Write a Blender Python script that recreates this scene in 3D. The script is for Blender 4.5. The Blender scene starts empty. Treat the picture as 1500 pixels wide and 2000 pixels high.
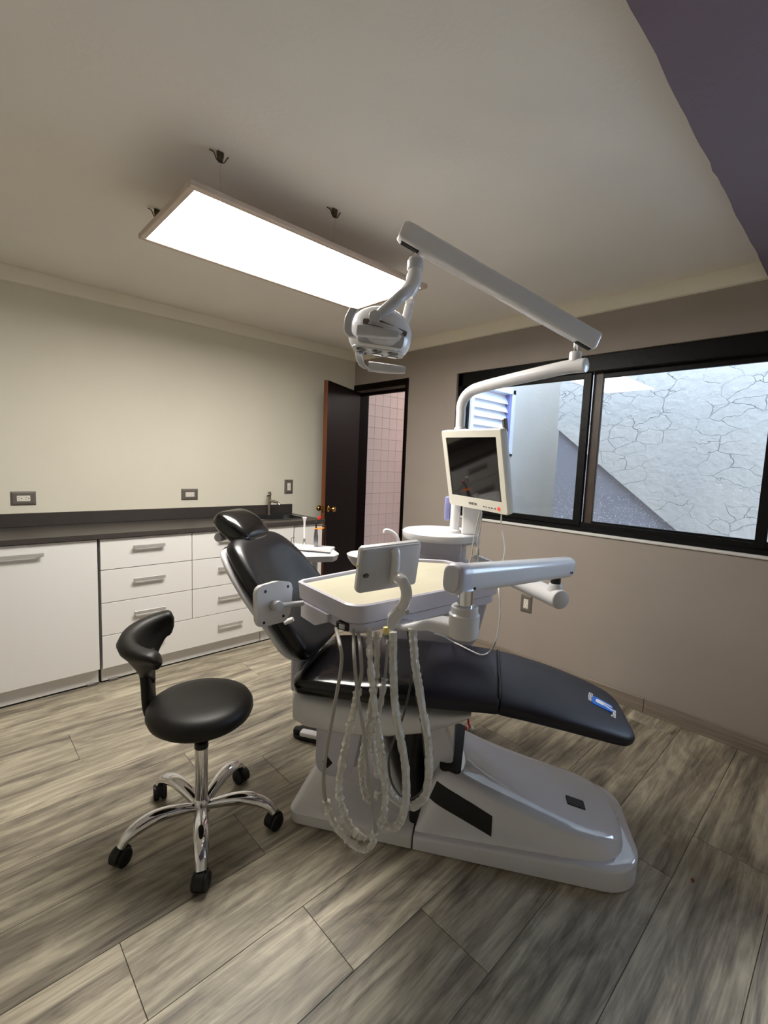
import bpy, bmesh, math, random
from mathutils import Matrix, Vector
random.seed(7)
PI = math.pi
V = Vector
scene = bpy.context.scene
COL = scene.collection

# ------------------------------------------------------------------ camera, world, exposure
cam_data = bpy.data.cameras.new('camera')
cam = bpy.data.objects.new('camera', cam_data)
COL.objects.link(cam)
cam_data.sensor_fit = 'HORIZONTAL'
cam_data.sensor_width = 36.0
cam_data.lens = 36.0 * 908.0 / 1500.0
cam_data.clip_start = 0.02
cam.matrix_world = Matrix(((0.725062, 0.042175, -0.687391, 0.0),
                           (-0.687536, 0.101935, -0.718960, 0.0),
                           (0.039747, 0.993897, 0.102906, 1.45),
                           (0, 0, 0, 1)))
scene.camera = cam

world = bpy.data.worlds.new('world')
scene.world = world
world.use_nodes = True
bg = world.node_tree.nodes['Background']
bg.inputs['Color'].default_value = (0.62, 0.78, 1.0, 1)
SKY = 10.0
bg.inputs['Strength'].default_value = SKY
LAMP = 36.0          # ceiling panel
BATH = 16.0           # bathroom bulb, watts
ENTRY = 0.0

vs = scene.view_settings
vs.view_transform = 'Standard'
vs.look = 'None'
vs.gamma = 1.0
vs.use_curve_mapping = False
vs.exposure = 0.0
scene.cycles.diffuse_bounces = 10
scene.cycles.max_bounces = 16

# ------------------------------------------------------------------ materials
def c(r, g, b):
    f = lambda x: (x / 255 / 12.92) if x / 255 <= 0.04045 else ((x / 255 + 0.055) / 1.055) ** 2.4
    return (f(r), f(g), f(b), 1)

MATS = {}
def mat(name, col, rough=0.5, metal=0.0, var=None, bump=None, coat=0.0, spec=0.5, trans=0.0, emit=None, alpha=1.0, ior=1.45):
    m = bpy.data.materials.new(name)
    m.use_nodes = True
    nt = m.node_tree
    b = nt.nodes['Principled BSDF']
    I = b.inputs
    I['Base Color'].default_value = col
    I['Roughness'].default_value = rough
    I['Metallic'].default_value = metal
    I['Coat Weight'].default_value = coat
    I['Coat Roughness'].default_value = 0.08
    I['Specular IOR Level'].default_value = spec
    I['Transmission Weight'].default_value = trans
    I['Alpha'].default_value = alpha
    I['IOR'].default_value = ior
    if emit:
        I['Emission Color'].default_value = emit[0]
        I['Emission Strength'].default_value = emit[1]
    tc = None
    if var or bump:
        tc = nt.nodes.new('ShaderNodeTexCoord')
    if var:                                   # (scale, amount, [stretch])
        n = nt.nodes.new('ShaderNodeTexNoise')
        n.inputs['Scale'].default_value = var[0]
        n.inputs['Detail'].default_value = 5
        mp = nt.nodes.new('ShaderNodeMapping')
        if len(var) > 2:
            mp.inputs['Scale'].default_value = var[2]
        nt.links.new(tc.outputs['Object'], mp.inputs['Vector'])
        nt.links.new(mp.outputs['Vector'], n.inputs['Vector'])
        r = nt.nodes.new('ShaderNodeValToRGB')
        a = var[1]
        r.color_ramp.elements[0].position = 0.3
        r.color_ramp.elements[1].position = 0.7
        r.color_ramp.elements[0].color = tuple(x * (1 - a) for x in col[:3]) + (1,)
        r.color_ramp.elements[1].color = tuple(min(1, x * (1 + a)) for x in col[:3]) + (1,)
        nt.links.new(n.outputs['Fac'], r.inputs['Fac'])
        nt.links.new(r.outputs['Color'], I['Base Color'])
    if bump:                                  # (scale, strength, distance)
        n2 = nt.nodes.new('ShaderNodeTexNoise')
        n2.inputs['Scale'].default_value = bump[0]
        n2.inputs['Detail'].default_value = 4
        nt.links.new(tc.outputs['Object'], n2.inputs['Vector'])
        bp = nt.nodes.new('ShaderNodeBump')
        bp.inputs['Strength'].default_value = bump[1]
        bp.inputs['Distance'].default_value = bump[2]
        nt.links.new(n2.outputs['Fac'], bp.inputs['Height'])
        nt.links.new(bp.outputs['Normal'], I['Normal'])
    MATS[name] = m
    return m

wall_beige = mat('wall_paint_beige', c(222, 217, 202), 0.75, var=(2.2, 0.02), bump=(60, 0.12, 0.003))
wall_taupe = mat('wall_paint_taupe', c(160, 150, 142), 0.7, var=(3, 0.03), bump=(55, 0.15, 0.003))
ceil_m = mat('ceiling_paint', c(236, 230, 222), 0.8, var=(2, 0.02), bump=(45, 0.25, 0.004))
cornice_m = mat('cornice_plaster', c(238, 232, 216), 0.8, bump=(40, 0.2, 0.004))
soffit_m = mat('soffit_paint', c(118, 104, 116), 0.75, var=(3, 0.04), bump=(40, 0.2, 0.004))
grout_m = mat('grout', c(104, 96, 84), 0.9)
white_lam = mat('white_laminate', c(226, 224, 222), 0.32, spec=0.4, bump=(220, 0.03, 0.001))
counter_m = mat('dark_laminate', c(62, 57, 55), 0.38, var=(90, 0.12))
handle_m = mat('satin_handle', c(186, 183, 180), 0.35, metal=0.35)
black_gap = mat('black_plastic', c(16, 15, 16), 0.5, var=(30, 0.1))
steel_m = mat('brushed_steel', c(130, 130, 134), 0.3, metal=1.0, var=(40, 0.08, (1, 12, 1)))
chrome_m = mat('chrome', c(225, 225, 228), 0.06, metal=1.0, var=(3, 0.02))
nickel_m = mat('dark_nickel', c(186, 178, 168), 0.28, metal=1.0, var=(3, 0.03))
brass_m = mat('brass', c(190, 150, 84), 0.18, metal=1.0, var=(6, 0.04))
plate_m = mat('grey_outlet_plate', c(104, 98, 92), 0.4, var=(20, 0.04))
outlet_m = mat('outlet_insert', c(228, 222, 212), 0.4, var=(20, 0.02))
door_m = mat('dark_door_veneer', c(16, 6, 4), 0.45, var=(3, 0.4, (8, 8, 0.6)), spec=0.12)
door_edge_m = mat('door_edge_wood', c(104, 58, 30), 0.45, var=(4, 0.35, (10, 10, 0.6)))
frame_black = mat('black_window_paint', c(7, 7, 8), 0.42, spec=0.25, var=(20, 0.3), bump=(35, 0.35, 0.004))
frame_brown = mat('bronze_window_stile', c(74, 62, 55), 0.4, var=(30, 0.3, (6, 6, 0.5)), bump=(30, 0.2, 0.003))
sill_m = mat('white_sill_caulk', c(214, 212, 210), 0.7, bump=(30, 0.5, 0.006))
tile_pink = mat('pink_wall_tile', c(212, 194, 188), 0.5, var=(5, 0.03))
plastic_w = mat('white_dental_plastic', c(214, 213, 215), 0.22, coat=0.3, var=(4, 0.015))
plastic_g = mat('pale_grey_plastic', c(186, 186, 190), 0.3, var=(4, 0.02))
plastic_lav = mat('light_body_plastic', c(196, 193, 204), 0.3, coat=0.15, var=(4, 0.02))
base_m = mat('glossy_base_shell', c(216, 216, 223), 0.05, coat=1.0, var=(5, 0.015))
base_m.node_tree.nodes['Principled BSDF'].inputs['Coat Roughness'].default_value = 0.015
base_m.node_tree.nodes['Principled BSDF'].inputs['Coat IOR'].default_value = 1.7
lens_m = mat('lamp_lens_glass', c(60, 60, 62), 0.08, coat=0.5, var=(20, 0.2))
clear_m = mat('clear_plastic', c(235, 238, 240), 0.05, trans=0.9, ior=1.3, var=(5, 0.01))
vinyl_gloss = mat('black_vinyl_gloss', c(10, 9, 11), 0.2, coat=0.35, var=(6, 0.2), bump=(14, 0.12, 0.006))
def seat_mat():
    m = mat('seat_vinyl_wrap_and_sheen', c(11, 10, 13), 0.3, bump=(13, 0.16, 0.006))
    nt = m.node_tree; N = nt.nodes; L = nt.links; b = N['Principled BSDF']
    tc = N.new('ShaderNodeTexCoord'); sp = N.new('ShaderNodeSeparateXYZ'); L.new(tc.outputs['Object'], sp.inputs[0])
    r = N.new('ShaderNodeMapRange'); r.interpolation_type = 'SMOOTHSTEP'
    r.inputs['From Min'].default_value = -0.16; r.inputs['From Max'].default_value = 0.0
    L.new(sp.outputs['X'], r.inputs['Value'])
    q = N.new('ShaderNodeMapRange'); q.inputs['To Min'].default_value = 0.16; q.inputs['To Max'].default_value = 0.5
    L.new(r.outputs[0], q.inputs['Value']); L.new(q.outputs[0], b.inputs['Roughness'])
    mx = N.new('ShaderNodeMix'); mx.data_type = 'RGBA'; mx.inputs[6].default_value = c(9, 8, 10); mx.inputs[7].default_value = c(30, 27, 40)  # unwrapped part: navy colour also carries the window sheen on the matte vinyl
    L.new(r.outputs[0], mx.inputs[0]); L.new(mx.outputs[2], b.inputs['Base Color'])
    return m
seat_m = seat_mat()
vinyl_back = mat('black_vinyl_backrest', c(10, 9, 13), 0.36, coat=0.15, var=(6, 0.2), bump=(12, 0.15, 0.006))
vinyl_matt = mat('black_vinyl_matt', c(26, 23, 34), 0.5, var=(5, 0.15), bump=(120, 0.15, 0.001))
stool_vinyl = mat('stool_vinyl', c(13, 10, 9), 0.5, var=(8, 0.12), bump=(200, 0.1, 0.0006))
caster_m = mat('caster_rubber', c(14, 14, 16), 0.45, var=(30, 0.2))
hose_m = mat('grey_hose', c(164, 161, 155), 0.4, var=(20, 0.04))
hose_dark = mat('dark_hose', c(74, 72, 68), 0.4, var=(20, 0.08))
tray_mat_m = mat('cream_tray_liner', c(196, 190, 168), 0.25, coat=0.25, var=(6, 0.03, (1, 4, 1)))
screen_m = mat('dark_screen_glass', c(7, 6, 6), 0.05, coat=0.2, var=(5, 0.1))
bezel_m = mat('cream_bezel', c(212, 208, 198), 0.35, var=(6, 0.02))
cable_m = mat('grey_cable', c(170, 166, 156), 0.45, var=(30, 0.04))
cable_w = mat('white_cable', c(232, 230, 226), 0.4, var=(30, 0.02))
red_m = mat('red_plastic', c(205, 26, 24), 0.35, var=(9, 0.06))
orange_m = mat('orange_shield', c(240, 120, 10), 0.3, var=(9, 0.05))
blue_m = mat('blue_plastic', c(30, 70, 190), 0.35, var=(9, 0.1))
blue_d = mat('deep_blue_print', c(24, 36, 160), 0.4, var=(9, 0.1))
blue_l = mat('bright_blue_print', c(20, 104, 210), 0.4, var=(9, 0.1))
print_w = mat('white_print', c(238, 238, 240), 0.5, var=(9, 0.03))
print_k = mat('dark_print', c(24, 24, 26), 0.5, var=(9, 0.1))
led_red = mat('red_power_ring', c(250, 60, 50), 0.4, emit=(c(255, 60, 50), 0.6))
yellow_m = mat('pale_yellow_cap', c(232, 214, 130), 0.4, var=(9, 0.04))
alu_m = mat('lamp_frame_aluminium', c(196, 180, 168), 0.45, metal=0.35, var=(10, 0.04))
wire_m = mat('dark_hook_wire', c(84, 74, 62), 0.4, metal=0.8, var=(30, 0.2))
panel_m = mat('lamp_diffuser', c(255, 255, 255), 0.6, emit=((1.0, 0.955, 0.87, 1), LAMP))
bath_wall = mat('bathroom_plaster', c(206, 190, 184), 0.8, var=(3, 0.03))
base_wood = mat('baseboard_wood_look', c(136, 124, 112), 0.45, var=(3, 0.22, (1, 0.8, 22)))
leaf_m = mat('dry_leaf', c(150, 82, 40), 0.7, var=(60, 0.3))
dark_w = mat('dark_slot', c(6, 6, 7), 0.6, var=(9, 0.1))
louver_m = mat('white_louver', c(222, 224, 232), 0.55, var=(60, 0.05), bump=(80, 0.2, 0.002))
blue_frame_m = mat('blue_grey_frame', c(136, 138, 186), 0.5, var=(12, 0.06))

def glass_mat(name, tint=(0.96, 0.98, 1.0, 1), refl=0.08):
    m = bpy.data.materials.new(name)
    m.use_nodes = True
    nt = m.node_tree
    nt.nodes.remove(nt.nodes['Principled BSDF'])
    out = nt.nodes['Material Output']
    t = nt.nodes.new('ShaderNodeBsdfTransparent'); t.inputs['Color'].default_value = tint
    g = nt.nodes.new('ShaderNodeBsdfGlossy'); g.inputs['Roughness'].default_value = 0.0
    mx = nt.nodes.new('ShaderNodeMixShader')
    fr = nt.nodes.new('ShaderNodeFresnel'); fr.inputs['IOR'].default_value = 1.35
    nt.links.new(fr.outputs['Fac'], mx.inputs['Fac'])
    nt.links.new(t.outputs['BSDF'], mx.inputs[1]); nt.links.new(g.outputs['BSDF'], mx.inputs[2])
    nt.links.new(mx.outputs['Shader'], out.inputs['Surface'])
    return m
glass_m = glass_mat('window_glass')

def sleeve_mat():
    m = bpy.data.materials.new('crinkled_clear_sleeve')
    m.use_nodes = True
    nt = m.node_tree
    b = nt.nodes['Principled BSDF']
    b.inputs['Base Color'].default_value = c(244, 241, 232)
    b.inputs['Roughness'].default_value = 0.12
    b.inputs['Coat Weight'].default_value = 0.5
    tc = nt.nodes.new('ShaderNodeTexCoord')
    n = nt.nodes.new('ShaderNodeTexVoronoi'); n.inputs['Scale'].default_value = 70
    nt.links.new(tc.outputs['Object'], n.inputs['Vector'])
    bp = nt.nodes.new('ShaderNodeBump'); bp.inputs['Strength'].default_value = 0.7; bp.inputs['Distance'].default_value = 0.006
    nt.links.new(n.outputs['Distance'], bp.inputs['Height'])
    nt.links.new(bp.outputs['Normal'], b.inputs['Normal'])
    t = nt.nodes.new('ShaderNodeBsdfTransparent')
    mx = nt.nodes.new('ShaderNodeMixShader'); mx.inputs['Fac'].default_value = 0.52
    nt.links.new(t.outputs['BSDF'], mx.inputs[1]); nt.links.new(b.outputs['BSDF'], mx.inputs[2])
    nt.links.new(mx.outputs['Shader'], nt.nodes['Material Output'].inputs['Surface'])
    return m
sleeve_m = sleeve_mat()

def wood_mat():
    """Grey-beige wood-look porcelain: long streaks along the plank, a few cathedral swirls, each plank shifted."""
    m = bpy.data.materials.new('wood_look_plank')
    m.use_nodes = True
    nt = m.node_tree; N = nt.nodes; L = nt.links
    b = N['Principled BSDF']
    tc = N.new('ShaderNodeTexCoord'); oi = N.new('ShaderNodeObjectInfo')
    mul = N.new('ShaderNodeVectorMath'); mul.operation = 'MULTIPLY'
    cmb = N.new('ShaderNodeCombineXYZ')
    for k in range(3): L.new(oi.outputs['Random'], cmb.inputs[k])
    mul.inputs[1].default_value = (37.0, 91.0, 13.0)
    L.new(cmb.outputs[0], mul.inputs[0])
    add = N.new('ShaderNodeVectorMath'); add.operation = 'ADD'
    L.new(tc.outputs['Object'], add.inputs[0]); L.new(mul.outputs[0], add.inputs[1])
    def noise(sc, scale, det, dist=0.0):
        mp = N.new('ShaderNodeMapping'); mp.inputs['Scale'].default_value = sc
        L.new(add.outputs[0], mp.inputs['Vector'])
        n = N.new('ShaderNodeTexNoise'); n.inputs['Scale'].default_value = scale; n.inputs['Detail'].default_value = det
        n.inputs['Distortion'].default_value = dist; n.inputs['Roughness'].default_value = 0.62
        L.new(mp.outputs[0], n.inputs['Vector'])
        return n
    broad = noise((0.55, 6.5, 1), 1.7, 4, 0.9)
    fine = noise((1.6, 34, 1), 2.4, 7, 0.9)
    swirl = noise((1.3, 4.2, 1), 1.9, 6, 2.6)
    def mixf(a, bsock, f):
        mth = N.new('ShaderNodeMath'); mth.operation = 'MULTIPLY_ADD'
        L.new(bsock, mth.inputs[0]); mth.inputs[1].default_value = f; L.new(a, mth.inputs[2]); return mth.outputs[0]
    s = mixf(broad.outputs['Fac'], fine.outputs['Fac'], 0.48)
    s = mixf(s, swirl.outputs['Fac'], 0.55)
    mr = N.new('ShaderNodeMapRange')
    mr.inputs['From Min'].default_value = 0.76; mr.inputs['From Max'].default_value = 1.27
    L.new(s, mr.inputs['Value'])
    ramp = N.new('ShaderNodeValToRGB')
    e = ramp.color_ramp.elements
    e[0].position = 0.0; e[0].color = c(84, 78, 70)
    e[1].position = 1.0; e[1].color = c(202, 193, 171)
    x = e.new(0.45); x.color = c(146, 137, 121)
    L.new(mr.outputs[0], ramp.inputs['Fac'])
    hs = N.new('ShaderNodeHueSaturation')
    mv = N.new('ShaderNodeMapRange'); mv.inputs['To Min'].default_value = 0.9; mv.inputs['To Max'].default_value = 1.1
    L.new(oi.outputs['Random'], mv.inputs['Value']); L.new(mv.outputs[0], hs.inputs['Value'])
    L.new(ramp.outputs['Color'], hs.inputs['Color'])
    L.new(hs.outputs['Color'], b.inputs['Base Color'])
    b.inputs['Roughness'].default_value = 0.42
    b.inputs['Specular IOR Level'].default_value = 0.45
    bp = N.new('ShaderNodeBump'); bp.inputs['Strength'].default_value = 0.25; bp.inputs['Distance'].default_value = 0.002
    L.new(fine.outputs['Fac'], bp.inputs['Height']); L.new(bp.outputs['Normal'], b.inputs['Normal'])
    return m
plank_m = wood_mat()

def cracked_mat():
    """White exterior render with flaking, cracked paint."""
    m = bpy.data.materials.new('cracked_white_render')
    m.use_nodes = True
    nt = m.node_tree; N = nt.nodes; L = nt.links
    b = N['Principled BSDF']; b.inputs['Roughness'].default_value = 0.8
    tc = N.new('ShaderNodeTexCoord')
    wn = N.new('ShaderNodeTexNoise'); wn.inputs['Scale'].default_value = 6; wn.inputs['Detail'].default_value = 4
    L.new(tc.outputs['Object'], wn.inputs['Vector'])
    mixv = N.new('ShaderNodeMix'); mixv.data_type = 'VECTOR'; mixv.inputs[0].default_value = 0.13
    L.new(tc.outputs['Object'], mixv.inputs[4]); L.new(wn.outputs['Color'], mixv.inputs[5])
    vo = N.new('ShaderNodeTexVoronoi'); vo.feature = 'DISTANCE_TO_EDGE'; vo.inputs['Scale'].default_value = 7.5
    mpv = N.new('ShaderNodeMapping'); mpv.inputs['Scale'].default_value = (1, 0.75, 1.5); L.new(mixv.outputs[1], mpv.inputs['Vector']); L.new(mpv.outputs[0], vo.inputs['Vector'])
    mr = N.new('ShaderNodeMapRange'); mr.inputs['From Max'].default_value = 0.018
    L.new(vo.outputs['Distance'], mr.inputs['Value'])
    gate = N.new('ShaderNodeTexNoise'); gate.inputs['Scale'].default_value = 3.2
    L.new(tc.outputs['Object'], gate.inputs['Vector'])
    gr = N.new('ShaderNodeMapRange'); gr.inputs['From Min'].default_value = 0.46; gr.inputs['From Max'].default_value = 0.60
    L.new(gate.outputs['Fac'], gr.inputs['Value'])
    mx = N.new('ShaderNodeMath'); mx.operation = 'MAXIMUM'
    L.new(mr.outputs[0], mx.inputs[0]); L.new(gr.outputs[0], mx.inputs[1])
    fn = N.new('ShaderNodeTexNoise'); fn.inputs['Scale'].default_value = 18; fn.inputs['Detail'].default_value = 6
    L.new(tc.outputs['Object'], fn.inputs['Vector'])
    ad = N.new('ShaderNodeMath'); ad.operation = 'MULTIPLY_ADD'; ad.inputs[1].default_value = 0.9
    L.new(fn.outputs['Fac'], ad.inputs[0]); L.new(mx.outputs[0], ad.inputs[2])
    bp = N.new('ShaderNodeBump'); bp.inputs['Strength'].default_value = 0.9; bp.inputs['Distance'].default_value = 0.011
    L.new(ad.outputs[0], bp.inputs['Height']); L.new(bp.outputs['Normal'], b.inputs['Normal'])
    ramp = N.new('ShaderNodeValToRGB')
    ramp.color_ramp.elements[0].color = c(170, 165, 158); ramp.color_ramp.elements[1].color = c(181, 176, 168)
    L.new(mx.outputs[0], ramp.inputs['Fac']); L.new(ramp.outputs['Color'], b.inputs['Base Color'])
    return m
cracked_m = cracked_mat()
smooth_out = mat('smooth_white_render', c(206, 201, 193), 0.8, var=(4, 0.03), bump=(30, 0.4, 0.006))

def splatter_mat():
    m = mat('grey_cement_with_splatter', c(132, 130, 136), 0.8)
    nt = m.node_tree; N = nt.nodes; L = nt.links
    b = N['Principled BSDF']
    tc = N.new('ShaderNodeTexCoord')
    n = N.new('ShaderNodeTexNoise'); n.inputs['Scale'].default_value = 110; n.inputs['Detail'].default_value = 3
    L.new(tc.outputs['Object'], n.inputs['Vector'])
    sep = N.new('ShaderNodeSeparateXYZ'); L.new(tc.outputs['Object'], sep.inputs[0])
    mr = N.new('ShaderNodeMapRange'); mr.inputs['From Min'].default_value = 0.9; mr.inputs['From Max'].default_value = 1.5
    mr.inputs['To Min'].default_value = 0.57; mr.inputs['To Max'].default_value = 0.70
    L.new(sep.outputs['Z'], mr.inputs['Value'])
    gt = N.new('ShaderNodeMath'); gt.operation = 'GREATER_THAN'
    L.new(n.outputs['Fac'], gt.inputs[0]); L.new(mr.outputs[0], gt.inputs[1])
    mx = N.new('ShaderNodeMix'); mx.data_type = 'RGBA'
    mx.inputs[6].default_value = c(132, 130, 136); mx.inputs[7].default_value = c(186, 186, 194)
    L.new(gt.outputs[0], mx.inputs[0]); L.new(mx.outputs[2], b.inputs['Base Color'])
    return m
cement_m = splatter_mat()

# ------------------------------------------------------------------ geometry helpers
def cr(path, k=6):
    """Catmull-Rom smoothing of a 3-D (or n-D) path."""
    P = [tuple(p) for p in path]
    if len(P) < 3: return [V(p) for p in P]
    out = []
    n = len(P)
    for i in range(n - 1):
        p0 = P[max(i - 1, 0)]; p1 = P[i]; p2 = P[i + 1]; p3 = P[min(i + 2, n - 1)]
        for j in range(k):
            t = j / k
            out.append(tuple(0.5 * ((2 * b) + (-a + cc) * t + (2 * a - 5 * b + 4 * cc - d) * t * t + (-a + 3 * b - 3 * cc + d) * t ** 3)
                             for a, b, cc, d in zip(p0, p1, p2, p3)))
    out.append(P[-1])
    return [V(p) if len(p) == 3 else p for p in out]

def rpoly(pts, r, n=6):
    """Rounded 2-D polygon; r one radius or one per corner."""
    out = []
    m = len(pts)
    rs = r if isinstance(r, (list, tuple)) else [r] * m
    for i in range(m):
        p = V(pts[i]).to_2d(); a = (V(pts[i - 1]).to_2d() - p); b = (V(pts[(i + 1) % m]).to_2d() - p)
        rr = rs[i]
        la, lb = a.length, b.length
        a.normalize(); b.normalize()
        ang = a.angle(b)
        t = min(rr / math.tan(ang / 2), la * 0.49, lb * 0.49)
        rr = t * math.tan(ang / 2)
        bis = (a + b).normalized()
        cen = p + bis * (rr / math.sin(ang / 2))
        s = p + a * t - cen; e = p + b * t - cen
        a0 = math.atan2(s.y, s.x); a1 = math.atan2(e.y, e.x)
        d = (a1 - a0 + PI) % (2 * PI) - PI
        for k in range(n + 1):
            th = a0 + d * k / n
            out.append((cen.x + rr * math.cos(th), cen.y + rr * math.sin(th)))
    return out

def axes(o, x, y):
    """Frame with origin o, x axis along x, y axis made perpendicular, z = x cross y."""
    x = V(x).normalized(); y = V(y); y = (y - x * y.dot(x)).normalized(); z = x.cross(y)
    return Matrix(((x.x, y.x, z.x, o[0]), (x.y, y.y, z.y, o[1]), (x.z, y.z, z.z, o[2]), (0, 0, 0, 1)))

def along(o, z):
    """Frame with origin o and z axis along z."""
    z = V(z).normalized()
    ref = V((0, 0, 1)) if abs(z.z) < 0.9 else V((1, 0, 0))
    x = ref.cross(z).normalized(); y = z.cross(x)
    return Matrix(((x.x, y.x, z.x, o[0]), (x.y, y.y, z.y, o[1]), (x.z, y.z, z.z, o[2]), (0, 0, 0, 1)))

class G:
    """Collects shapes into one bmesh."""
    def __init__(s, M=None):
        s.bm = bmesh.new(); s.M = M or Matrix(); s.frame = None
    def _put(s, tmp, M=None):
        X = s.M @ M if M is not None else s.M
        bmesh.ops.recalc_face_normals(tmp, faces=tmp.faces)
        mp = {}
        for v in tmp.verts: mp[v] = s.bm.verts.new(X @ v.co)
        for f in tmp.faces:
            try:
                nf = s.bm.faces.new([mp[v] for v in f.verts]); nf.smooth = f.smooth
            except ValueError: pass
        tmp.free()
        return s
    def box(s, x0, x1, y0, y1, z0, z1, b=0.0, seg=2, M=None):
        t = bmesh.new()
        vs_ = [t.verts.new((x, y, z)) for x in (x0, x1) for y in (y0, y1) for z in (z0, z1)]
        for f in ((0, 1, 3, 2), (4, 6, 7, 5), (0, 4, 5, 1), (2, 3, 7, 6), (0, 2, 6, 4), (1, 5, 7, 3)):
            t.faces.new([vs_[i] for i in f])
        if b: bmesh.ops.bevel(t, geom=t.edges[:], offset=b, segments=seg, profile=0.5, affect='EDGES')
        return s._put(t, M)
    def prism(s, poly, z0, z1, b=0.0, seg=2, M=None, top=True, bot=True):
        t = bmesh.new()
        lo = [t.verts.new((p[0], p[1], z0)) for p in poly]; hi = [t.verts.new((p[0], p[1], z1)) for p in poly]
        n = len(poly)
        for i in range(n): t.faces.new((lo[i], lo[(i + 1) % n], hi[(i + 1) % n], hi[i]))
        fb = t.faces.new(lo[::-1]) ; ft = t.faces.new(hi)
        if b:
            ed = ([e for e in ft.edges] if top else []) + ([e for e in fb.edges] if bot else [])
            bmesh.ops.bevel(t, geom=ed, offset=b, segments=seg, profile=0.5, affect='EDGES')
        return s._put(t, M)
    def loft(s, loops, cap=True, M=None, closed=True):
        t = bmesh.new()
        L = [[t.verts.new(p) for p in lp] for lp in loops]
        n = len(L[0])
        for a, b in zip(L[:-1], L[1:]):
            for i in range(n if closed else n - 1):
                q = (a[i], a[(i + 1) % n], b[(i + 1) % n], b[i])
                try: t.faces.new(q)
                except ValueError: pass
        if cap:
            t.faces.new(L[0][::-1]); t.faces.new(L[-1])
        bmesh.ops.remove_doubles(t, verts=t.verts, dist=1e-5)
        return s._put(t, M)
    def tube(s, path, r, n=10, M=None, cap=True, sx=1.0, wob=0.0):
        P = [V(p) for p in path]
        rs = r if isinstance(r, (list, tuple)) else [r] * len(P)
        loops = []
        T0 = (P[1] - P[0]).normalized()
        ref = V((0, 0, 1)) if abs(T0.z) < 0.9 else V((1, 0, 0))
        X = (ref - T0 * ref.dot(T0)).normalized()
        for i, p in enumerate(P):
            T = (P[min(i + 1, len(P) - 1)] - P[max(i - 1, 0)]).normalized()
            X = (X - T * X.dot(T)).normalized(); Y = T.cross(X)
            lp = []
            for k in range(n):
                a = 2 * PI * k / n
                q = rs[i] * (1 + (random.uniform(-wob, wob) if wob else 0))
                lp.append(p + X * (math.cos(a) * q * sx) + Y * (math.sin(a) * q))
            loops.append(lp)
        return s.loft(loops, cap, M)
    def lathe(s, prof, M=None, n=28, cap=True):
        loops = [[(max(r, 1e-4) * math.cos(2 * PI * k / n), max(r, 1e-4) * math.sin(2 * PI * k / n), z) for k in range(n)] for r, z in prof]
        return s.loft(loops, cap, M)
    def cyl(s, p0, p1, r, n=20, b=0.0, r2=None):
        p0 = V(p0); p1 = V(p1); h = (p1 - p0).length; r2 = r if r2 is None else r2
        pr = [(r, 0), (r2, h)] if not b else [(r - b, 0), (r - b * .3, b * .3), (r, b), (r2, h - b), (r2 - b * .3, h - b * .3), (r2 - b, h)]
        return s.lathe(pr, along(p0, p1 - p0), n)

FRAME = Matrix()
ROOT = {}
def obj(name, g, m, parent=None, angle=32, kind=None, label=None, smooth=True):
    me = bpy.data.meshes.new(name)
    if parent is not None:
        top = parent
        while top.parent is not None: top = top.parent
        X = ROOT[top.name].inverted() @ FRAME
    else: X = FRAME
    g.bm.transform(X)
    bmesh.ops.recalc_face_normals(g.bm, faces=g.bm.faces)
    for f in g.bm.faces: f.smooth = smooth
    g.bm.to_mesh(me); g.bm.free()
    if smooth: me.set_sharp_from_angle(angle=math.radians(angle))
    me.materials.append(m)
    o = bpy.data.objects.new(name, me)
    COL.objects.link(o)
    if parent is not None: o.parent = parent
    if kind: o['kind'] = kind
    if label: o['label'] = label
    if parent is None: ROOT[o.name] = Matrix()
    return o
def thing(name, label, cat, loc, rotz=0.0, group=None):
    o = bpy.data.objects.new(name, None)
    COL.objects.link(o)
    o.empty_display_size = 0.05
    M = FRAME @ Matrix.Translation(loc) @ Matrix.Rotation(rotz, 4, 'Z')
    o.matrix_basis = M
    ROOT[o.name] = M
    o['label'] = label; o['category'] = cat
    if group: o['group'] = group
    return o
def struct(name, g, m, parent=None, **k):
    o = obj(name, g, m, parent, **k)
    if parent is None: o['kind'] = 'structure'
    return o
def sroot(name, loc=(0, 0, 0)):
    o = bpy.data.objects.new(name, None); COL.objects.link(o); o.location = loc
    o['kind'] = 'structure'; ROOT[o.name] = Matrix.Translation(loc)
    return o
def inst(name, me, parent, loc, rot=None, scale=None):
    o = bpy.data.objects.new(name, me); COL.objects.link(o); o.parent = parent
    o.location = loc
    if rot: o.rotation_euler = rot
    if scale: o.scale = scale
    return o
def text_obj(name, body, size, depth, M, m, parent, label=None, align='CENTER'):
    cu = bpy.data.curves.new(name, 'FONT'); cu.body = body; cu.size = size; cu.extrude = depth
    cu.align_x = align; cu.align_y = 'CENTER'; cu.resolution_u = 2
    tmp = bpy.data.objects.new(name + '_tmp', cu); COL.objects.link(tmp)
    dg = bpy.context.evaluated_depsgraph_get()
    me = bpy.data.meshes.new_from_object(tmp.evaluated_get(dg))
    bpy.data.objects.remove(tmp); bpy.data.curves.remove(cu)
    top = parent
    while top.parent is not None: top = top.parent
    me.transform(ROOT[top.name].inverted() @ FRAME @ M)
    me.materials.clear(); me.materials.append(m)
    o = bpy.data.objects.new(name, me); COL.objects.link(o); o.parent = parent
    if label: o['label'] = label
    return o

# ================================================================== THE ROOM
XW = 3.06      # window wall (inner face)
YL = 3.70      # cabinet wall (inner face)
ZC = 2.54      # ceiling
X0, Y0 = -1.7, -1.5

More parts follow.
